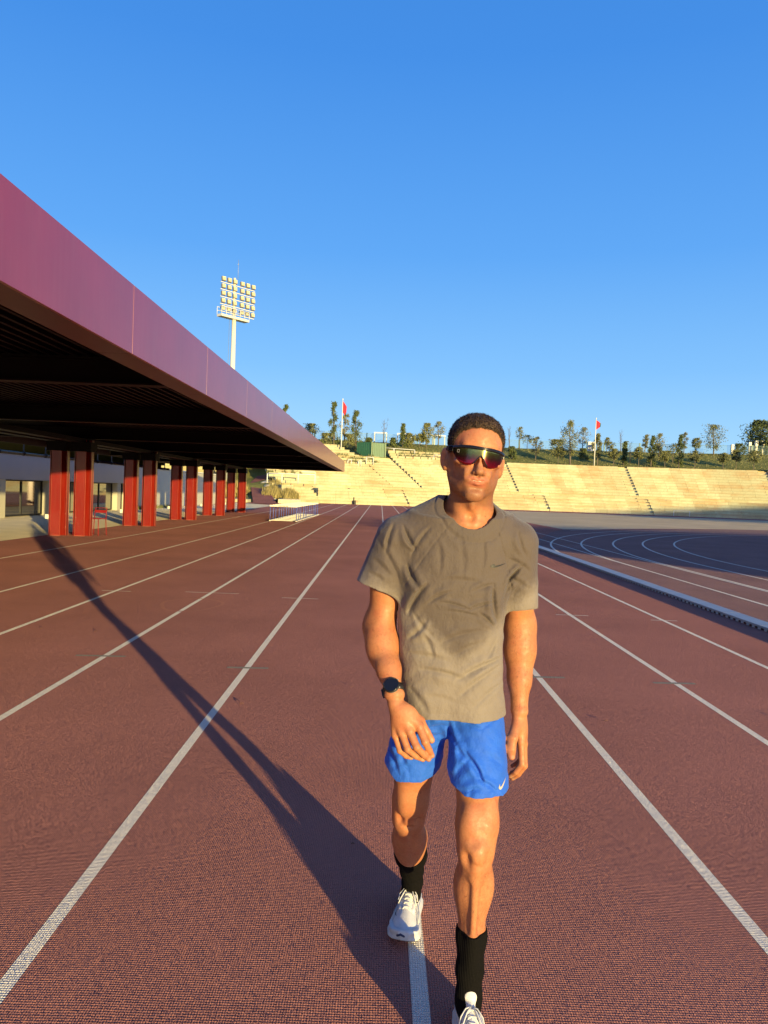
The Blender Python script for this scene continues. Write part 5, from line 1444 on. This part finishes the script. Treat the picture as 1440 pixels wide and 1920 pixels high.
# ---------------------------------------------------------------- socks
def ribbed(name):
    m, nt, b = newmat(name); p = pos(nt); sx = N(nt, 'ShaderNodeSeparateXYZ'); nt.links.new(p, sx.inputs[0])
    h = math_(nt, 'SINE', math_(nt, 'MULTIPLY', sx.outputs['X'], 1500))
    c = rampn(nt, noise_(nt, p, 300, 3, .7), [(.3, (.004, .004, .004)), (.7, (.010, .009, .008))])
    nt.links.new(c, b.inputs['Base Color']); b.inputs['Roughness'].default_value = .95; b.inputs['Specular IOR Level'].default_value = .08
    bump(nt, b, h, .5, .0012); return m
M['sock'] = ribbed('black_ribbed_knit')
kr, ar = A_(KN_R), A_(AN_R)
for nm, pts, rs, top in (('sock', [(.301, 2.072, .31), (.301, 2.070, .26), (.299, 2.062, .17), AN_L, (.298, 2.06, .07), (.297, 1.98, .045)], [.0430, .0405, .0360, .0335, .032, .024], .287),
                         ('sock', [tuple(kr + (ar - kr) * .40), tuple(kr + (ar - kr) * .55), tuple(kr + (ar - kr) * .8), AN_R, (.160, 2.63, .07), (.145, 2.575, .045)], [.0535, .0515, .0385, .0345, .032, .024], None)):
    pts = [A_(p) for p in pts]; lo = np.min(pts, 0) - .07; hi = np.max(pts, 0) + .07
    F = Field(*[axis((lo[i], hi[i], .0028)) for i in range(3)])
    F.chain(pts, rs, .02)
    if top:
        F.apply((-9,)*3, (9,)*3, lambda X, Y, Z: -(Z - top + .10 * (Y - 2.06) + .0012 * np.sin(X * 400)) + 0 * X, .001, 's')
        F.ell((.284, 2.095, .395), (.032, .042, .087), .02); F.apply((-9,)*3, (9,)*3, lambda X, Y, Z: -(Z - top + .06 * (X - .3)) + 0 * Y, .001, 's')
        F.cone((.298, 2.022, .30), (.297, 2.035, .20), .018, .016, .02); F.apply((-9,)*3, (9,)*3, lambda X, Y, Z: -(Z - top + .06 * (X - .3)) + 0 * Y, .001, 's')
    else:
        ax_ = (ar - kr) / np.linalg.norm(ar - kr); c0 = kr + (ar - kr) * .50
        F.apply((-9,)*3, (9,)*3, lambda X, Y, Z: ((X - c0[0]) * ax_[0] + (Y - c0[1]) * ax_[1] + (Z - c0[2]) * ax_[2]), .001, 's')
    P, Q = surface(F); o, P = np_mesh(nm, P, Q, M['sock'], None, 1); own(o)

# ---------------------------------------------------------------- running shoes
def shoe_mat():
    m, nt, b = newmat('white_shoe_mesh'); p = pos(nt)
    c = rampn(nt, noise_(nt, p, 30, 4, .6), [(.3, (.68, .65, .61)), (.7, (.82, .79, .74))])
    v = N(nt, 'ShaderNodeTexVoronoi'); v.inputs['Scale'].default_value = 480; nt.links.new(p, v.inputs['Vector'])
    nt.links.new(c, b.inputs['Base Color']); b.inputs['Roughness'].default_value = .7
    bump(nt, b, v.outputs['Distance'], .6, .0012); return m
M['shoe'] = shoe_mat()
M['foam'] = simple('white_foam_sole', (.66, .65, .62), .6, var=.06, scale=30, bmp=.2, bscale=200)
M['lace'] = simple('white_shoe_lace', (.70, .68, .62), .7, var=.08)
M['shoe_dark'] = simple('dark_blue_shoe_print', (.03, .04, .09), .5)
M['outsole'] = simple('grey_rubber_outsole', (.10, .10, .12), .7)
def make_shoe(heel, toe, right):
    """built in a local frame: x sideways, y from heel to toe, z up"""
    heel = Vector(heel); toe = Vector(toe); d = toe - heel; Ls = d.length
    rz = math.atan2(d.y, d.x) - math.pi / 2
    root = empty('running_shoe', heel, rz); own(root)
    s = 1 if right else -1                       # sign of the inner side in this frame
    Fm = Field(axis((-.065, .065, .0026)), axis((-.03, .31, .003)), axis((-.002, .135, .0026)))
    yk = [-.02, 0, .04, .10, .16, .21, .25, .275, .292]
    hw_ = np.interp
    W = [.024, .033, .036, .035, .043, .050, .047, .036, .012]; H_ = [.095, .100, .098, .090, .076, .062, .050, .042, .030]
    cxk = [0, 0, 0, .001, .002, .001, -.002, -.005, -.007]
    def up(X, Y, Z, g=0.0):
        y = np.clip(Y, yk[0], yk[-1]); w = np.interp(y.ravel(), yk, W).reshape(y.shape) + g; h = np.interp(y.ravel(), yk, H_).reshape(y.shape) + g; cx_ = np.interp(y.ravel(), yk, cxk).reshape(y.shape) * s
        zz = np.clip(Z, 0, 1); tap = 1 - .42 * np.clip(zz / h, 0, 1)**2.2
        q = ((np.abs(X - cx_) / (w * tap))**2.6 + (np.maximum(Z - .01, 0) / (h - .01))**2.6)**(1 / 2.6)
        dd = (q - 1) * np.minimum(w, h) * .8
        dd = np.maximum(dd, np.maximum(-.018 - Y, Y - .292) + 0 * dd)
        return dd
    Fm.apply((-9,)*3, (9,)*3, lambda X, Y, Z: np.maximum(up(X, Y, Z), .022 - Z), .004)
    # opening for the ankle
    Fm.ell((0, .042, .118), (.029, .048, .050), .006, 's')
    # raised eyelet band and toe overlay
    Fm.cone((.017, .112, .078), (.021, .175, .058), .010, .009, .006); Fm.cone((-.017, .112, .078), (-.021, .175, .058), .010, .009, .006)
    Fm.cone((.0, .085, .098), (.0, .175, .066), .013, .009, .006)       # tongue
    Fm.ell((0, .082, .112), (.018, .007, .020), .006)
    P, Q = surface(Fm); up_o, P = np_mesh('shoe_upper', P, Q, M['shoe'], root, 1)
    Fs = Field(axis((-.068, .068, .0028)), axis((-.04, .315, .003)), axis((-.004, .062, .0026)))
    def sole(X, Y, Z):
        y = np.clip(Y, yk[0], yk[-1]); w = np.interp(y.ravel(), yk, [x + .005 for x in W]).reshape(y.shape); cx_ = np.interp(y.ravel(), yk, cxk).reshape(y.shape) * s
        flare = .004 * np.sin(Z * 190)
        lift = .016 * np.clip((Y - .22) / .07, 0, 1)**2
        e = np.maximum(np.abs(X - cx_) - w - flare, np.maximum(-.026 - Y, Y - .297))
        return smax(e, np.abs(Z - .0185 - lift) - .0175, .010) + 0 * e
    def smax(a, b, k): return -smin(-a, -b, k)
    Fs.apply((-9,)*3, (9,)*3, sole, .001)
    P, Q = surface(Fs); so_, P = np_mesh('sole', P, Q, M['foam'], root, 1)
    mb = MB(); 
    for k in range(8): mb.box(-.026, .026, .0 + k * .03, .018 + k * .03, -.0012, .0012)
    mb.build('outsole', M['outsole'], root)
    # laces
    mb = MB()
    for k in range(5):
        y0_ = .108 + k * .0165; z0_ = .093 - k * .0066
        mb.tube([(-.019, y0_, z0_ - .006), (-.008, y0_ + .005, z0_ + .006), (.008, y0_ + .009, z0_ + .006), (.019, y0_ + .015, z0_ - .010)], .0022, 6)
        mb.tube([(.019, y0_, z0_ - .006), (.008, y0_ + .005, z0_ + .0075), (-.008, y0_ + .009, z0_ + .0075), (-.019, y0_ + .015, z0_ - .010)], .0022, 6)
    for sg in (-1, 1):
        mb.tube([(0, .106, .103), (sg * .016, .116, .104), (sg * .030, .130, .090), (sg * .034, .142, .074), (sg * .024, .138, .078), (sg * .010, .122, .096), (0, .108, .103)], .0019, 6)
        mb.tube([(0, .104, .104), (sg * .014, .128, .100), (sg * .026, .150, .082), (sg * .031, .160, .070)], .0019, 6)

    mb.build('laces', M['lace'], root)
    return root, up_o
def conform(name, target, pts2, plane, mat, parent, lift=.0009, sub=2, cast=None):
    """lay a small flat outline onto the surface of target, as a raised print"""
    dg = bpy.context.evaluated_depsgraph_get(); dg.update()
    from mathutils.bvhtree import BVHTree
    bm = bmesh.new(); bm.from_mesh(target.data)
    bm.transform(target.matrix_world); bv = BVHTree.FromBMesh(bm); bm.free()
    o_, u_, v_, n_ = [Vector(x) for x in plane]
    b2 = bmesh.new(); vs = [b2.verts.new(o_ + u_ * a + v_ * b) for a, b in pts2]; f = b2.faces.new(vs)
    bmesh.ops.triangulate(b2, faces=[f]); bmesh.ops.subdivide_edges(b2, edges=b2.edges[:], cuts=sub, use_grid_fill=True)
    for v in b2.verts:
        hit = bv.ray_cast(v.co - n_ * .3, n_)
        if hit[0] is not None and abs((hit[0] - v.co).dot(n_)) < .2: v.co = hit[0] - n_ * lift
        elif hit[0] is None:
            q = bv.find_nearest(v.co); v.co = q[0] - n_ * lift
    me = bpy.data.meshes.new(name); b2.to_mesh(me); b2.free(); me.materials.append(mat)
    o = bpy.data.objects.new(name, me); COL.objects.link(o); return o
def swoosh(n=14):
    """outline of the tick-shaped emblem: hooked left end, long thin tail rising to the right"""
    lo, up = [], []
    for i in range(n + 1):
        t = i / n
        lo.append((-.50 + t * 1.0, -.20 + .50 * t**1.6 - .12 * math.sin(math.pi * min(1, t * 1.6)) * (1 - t)))
    for i in range(n + 1):
        t = 1 - i / n
        up.append((-.50 + t * 1.0 + .0 * t, -.20 + .50 * t**1.6 - .12 * math.sin(math.pi * min(1, t * 1.6)) * (1 - t) + .17 * (1 - t)**1.1 * math.sin(math.pi * min(1, t * 3 + .10) / 1) * (1 if t < .30 else 0) + .10 * (1 - t)**1.0 * (1 if t >= .30 else 0)))
    return lo + up[1:-1]
SWO = [(-.50, -.06), (-.47, -.17), (-.40, -.235), (-.30, -.245), (-.15, -.20), (.05, -.11), (.28, .02), (.50, .16), (.28, .085), (.05, .005), (-.12, -.055), (-.24, -.085), (-.31, -.075), (-.335, -.03), (-.32, .03), (-.28, .11), (-.36, .06), (-.44, .0)]
heelR, toeR = (.170, 2.705, 0), (.126, 2.440, 0); heelL, toeL = (.302, 2.110, 0), (.294, 1.835, 0)
shR, upR = make_shoe(heelR, toeR, True); shL, upL = make_shoe(heelL, toeL, False)
shR.rotation_euler.x = R_(2.0)
bpy.context.view_layer.update()

# ---------------------------------------------------------------- emblems
def shoe_print(root, upper, out, mat):
    R3_ = root.matrix_world.to_3x3(); o_ = root.matrix_world @ Vector((out * .12, .165, .045))
    sw = conform('shoe_emblem', upper, [(x * .085, z * .040) for x, z in SWO], (o_, R3_ @ Vector((0, 1, 0)), Vector((0, 0, 1)), R3_ @ Vector((-out, 0, 0))), M[mat], None, .0012, 4)
    sw.parent = upper; sw.matrix_parent_inverse = upper.matrix_world.inverted()
shoe_print(shR, upR, 1 if (shR.matrix_world.to_3x3() @ Vector((1, 0, 0))).x < 0 else -1, 'shoe_dark')
shoe_print(shL, upL, 1 if (shL.matrix_world.to_3x3() @ Vector((1, 0, 0))).x > 0 else -1, 'shoe_dark')
for rt in (shR, shL):
    mb = MB()
    mb.tube([(-.010, .2955, .034), (.004, .2975, .040), (.016, .2945, .034)], .0040, 6); mb.build('toe_mark', M['shoe_dark'], rt)
    for sg in (-1, 1):
        mb = MB(); mb.tube([(sg * .030, .125, .062), (sg * .043, .160, .045), (sg * .047, .205, .038)], .0016, 5)
        mb.tube([(sg * .024, .150, .064), (sg * .040, .180, .048), (sg * .046, .220, .034)], .0016, 5); mb.build('overlay_trim', M['foam'], rt)
cmap = Matrix.Identity(4)
sw = conform('shirt_emblem', shirt, [(x * .048, z * .030) for x, z in SWO], ((.342, 2.0, 1.305), (1, 0, 0), (0, 0, 1), (0, 1, 0)), M['black'], None, .0022, 5)
tmp = sw; own(tmp); tmp.parent = shirt; tmp.location = Vector((0, 0, 0)) - shirt.location - person.location
sw = conform('shorts_emblem', shorts, [(x * .030, z * .040) for x, z in SWO], ((.370, 1.95, .700), (.95, 0, .3), (-.3, 0, .95), (0, 1, 0)), M['alu'], None, .0012)
sw.parent = shorts; sw.location = Vector((0, 0, 0)) - shorts.location - person.location

# ---------------------------------------------------------------- sunglasses
def hmat(): 
    m = Matrix(HRn.tolist()).to_4x4(); m.translation = Vector(HC.tolist()); return m
gl = empty('sunglasses', (0, 0, 0), label='wraparound sport sunglasses with one mirrored purple lens on the man\'s face', cat='sunglasses')
gl.matrix_world = hmat() @ Matrix.Translation((0, 0, -.001)) @ Matrix.Rotation(R_(1.8), 4, 'Y')
def lens_pt(a, z, off=0):
    r = .0825 + off
    return (r * math.sin(a) * .93, -.013 - r * math.cos(a) * 1.02, z)
def lens_bottom(x):
    x = abs(x)
    return float(np.interp(x, [0, .006, .012, .018, .026, .040, .055, .064, .072], [.002, -.003, -.012, -.021, -.0265, -.0260, -.0200, -.009, .006]))
def lens_top(x): return float(np.interp(abs(x), [0, .03, .055, .072], [.0215, .0220, .0200, .0160]))
vs = []; fs = []; na, nz_ = 49, 9
for i in range(na):
    a = R_(-66 + 132 * i / (na - 1)); x = lens_pt(a, 0)[0]; b_, t_ = lens_bottom(x), lens_top(x)
    for j in range(nz_): vs.append(lens_pt(a, b_ + (t_ - b_) * j / (nz_ - 1)))
for i in range(na - 1):
    for j in range(nz_ - 1): fs.append((i*nz_+j, (i+1)*nz_+j, (i+1)*nz_+j+1, i*nz_+j+1))
def lens_mat():
    m, nt, b = newmat('purple_mirror_lens')
    tcn = N(nt, 'ShaderNodeTexCoord'); sx = N(nt, 'ShaderNodeSeparateXYZ'); nt.links.new(tcn.outputs['Object'], sx.inputs[0])
    lw = N(nt, 'ShaderNodeLayerWeight'); lw.inputs[0].default_value = .35
    t = math_(nt, 'ADD', math_(nt, 'MULTIPLY', sx.outputs['Z'], 17), math_(nt, 'MULTIPLY', lw.outputs['Facing'], -.35)); t = math_(nt, 'ADD', t, .52); t = math_(nt, 'MULTIPLY_ADD', noise_(nt, pos(nt, (1, 1, 1)), 42, 4, .7), .55, math_(nt, 'SUBTRACT', t, .20))  # noise in the tint imitates broken-up reflections
    c = rampn(nt, t, [(.10, (.44, .014, .030)), (.30, (.26, .014, .045)), (.50, (.095, .035, .035)), (.75, (.11, .125, .045)), (1, (.24, .28, .10))])
    nt.links.new(c, b.inputs['Base Color']); b.inputs['Metallic'].default_value = .85; b.inputs['Roughness'].default_value = .16
    b.inputs['Coat Weight'].default_value = .3; b.inputs['Coat Roughness'].default_value = .03
    return m
M['lens'] = lens_mat()
M['gloss_black'] = simple('gloss_black_plastic', (.008, .008, .012), .25, var=.1)
me = bpy.data.meshes.new('lens'); me.from_pydata(vs, [], fs); me.materials.append(M['lens']); me.polygons.foreach_set('use_smooth', [True] * len(fs)); me.update()
ln_ = bpy.data.objects.new('lens', me); COL.objects.link(ln_); ln_.parent = gl
m_ = ln_.modifiers.new('thick', 'SOLIDIFY'); m_.thickness = .0018
mb = MB()
for k, (off, dz) in enumerate(((.0012, .0), (.0008, .0035))):
    mb.tube([lens_pt(R_(-70 + 140 * i / 28), lens_top(lens_pt(R_(-70 + 140 * i / 28), 0)[0]) + dz, off) for i in range(29)], .0030 - .0006 * k, 8)
mb.build('frame', M['gloss_black'], gl)
mb = MB(); mb.tube([lens_pt(R_(a), lens_bottom(lens_pt(R_(a), 0)[0]) + .001, .0008) for a in range(-16, 17, 2)], .0017, 6); mb.build('nose_pad', M['gloss_black'], gl)
for s in (-1, 1):
    mb = MB(); a = lens_pt(R_(s * 68), .014)
    n_ = 12
    path = [Vector(a), Vector((s * .0795, -.020, .014)), Vector((s * .0815, .005, .015)), Vector((s * .0800, .030, .010)), Vector((s * .076, .044, -.008))]
    for p, q, h in zip(path, path[1:], (.0085, .0070, .0055, .0045)):
        dd = (q - p); nn = dd.cross(Vector((0, 0, 1))).normalized() * .0022; hv = Vector((0, 0, h))
        mb.add([p - nn - hv, p + nn - hv, q + nn - hv * .85, q - nn - hv * .85, p - nn + hv, p + nn + hv, q + nn + hv * .85, q - nn + hv * .85],
               [(0, 3, 2, 1), (4, 5, 6, 7), (0, 1, 5, 4), (1, 2, 6, 5), (2, 3, 7, 6), (3, 0, 4, 7)])
    mb.build('temple', M['gloss_black'], gl, bevel=.001)
mb = MB()
c_ = lens_pt(R_(-50), .0085, .0012)
for (u0, u1, v0, v1) in ((-.004, .004, -.0042, -.0030), (-.004, .004, .0030, .0042), (-.004, -.0028, -.003, .003), (.0028, .004, -.003, .003)):
    aa = R_(-50); tx, ty = math.cos(aa), math.sin(aa)
    mb.add([(c_[0] + tx * u, c_[1] + ty * u - .0006, c_[2] + v) for u, v in ((u0, v0), (u1, v0), (u1, v1), (u0, v1))], [(0, 1, 2, 3)])
mb.build('lens_emblem', M['alu'], gl)

# ---------------------------------------------------------------- wristwatch
wc = Vector((0.0470, 2.0450, 0.9340)) 
wd = (Vector(EL_R) - Vector(WR_R)).normalized()          # along the forearm
fw = Vector((-.10, -1, .25)); fw = (fw - wd * fw.dot(wd)).normalized(); sd = wd.cross(fw).normalized()
cw = Vector(WR_R) + wd * .010
wt = empty('wristwatch', (0, 0, 0), label='round black wristwatch on the man\'s forward wrist above the blue shorts', cat='watch')
wt.matrix_world = Matrix(((sd.x, fw.x, wd.x, cw.x), (sd.y, fw.y, wd.y, cw.y), (sd.z, fw.z, wd.z, cw.z), (0, 0, 0, 1)))
# local: x across, y outwards (face), z along the arm
mb = MB(); n = 28; vs = []; fs = []
for i in range(n):
    a = 2 * math.pi * i / n
    for r_, z in ((1, -.0105), (1.06, -.0105), (1.06, .0105), (1, .0105)): vs.append((.0285 * r_ * math.sin(a) , .0232 * r_ * math.cos(a), z))
for i in range(n):
    j = (i + 1) % n
    for k in range(4): fs.append((i*4+k, i*4+(k+1) % 4, j*4+(k+1) % 4, j*4+k))
mb.add(vs, fs, True); mb.build('strap', M['black'], wt)
mb = MB(); mb.tube([(0, .0215, 0), (0, .0300, 0), (0, .0330, 0)], [.0205, .0222, .0212], 32); case = mb.build('case', M['steel'], wt)
mb = MB(); mb.tube([(0, .0328, 0), (0, .0342, 0)], [.0208, .0196], 32); mb.build('dial', M['gloss_black'], wt)
mb = MB(); mb.tube([(0, .0300, 0), (0, .0335, 0), (0, .0340, 0)], [.0226, .0224, .0208], 32, False); mb.build('bezel', M['black'], wt)
for a in (60, -60, 120): mb = MB(); mb.tube([(.0215 * math.sin(R_(a)), .028, .0215 * math.cos(R_(a))), (.0250 * math.sin(R_(a)), .028, .0250 * math.cos(R_(a)))], .0022, 8); mb.build('button', M['steel'], wt)
mb = MB(); mb.box(-.034, -.024, -.010, .004, -.0115, .0115); mb.build('buckle', M['black'], wt, bevel=.002)

# loop of hair falling on the forehead
mb = MB(); mb.tube([hw((.012 + .012 * math.sin(t * .55), -.0865 - .002 * math.sin(t), .084 - .0045 * math.sin(t * .52))) for t in range(7)], .0006, 4); own(mb.build('hair_lock', M['hair']))
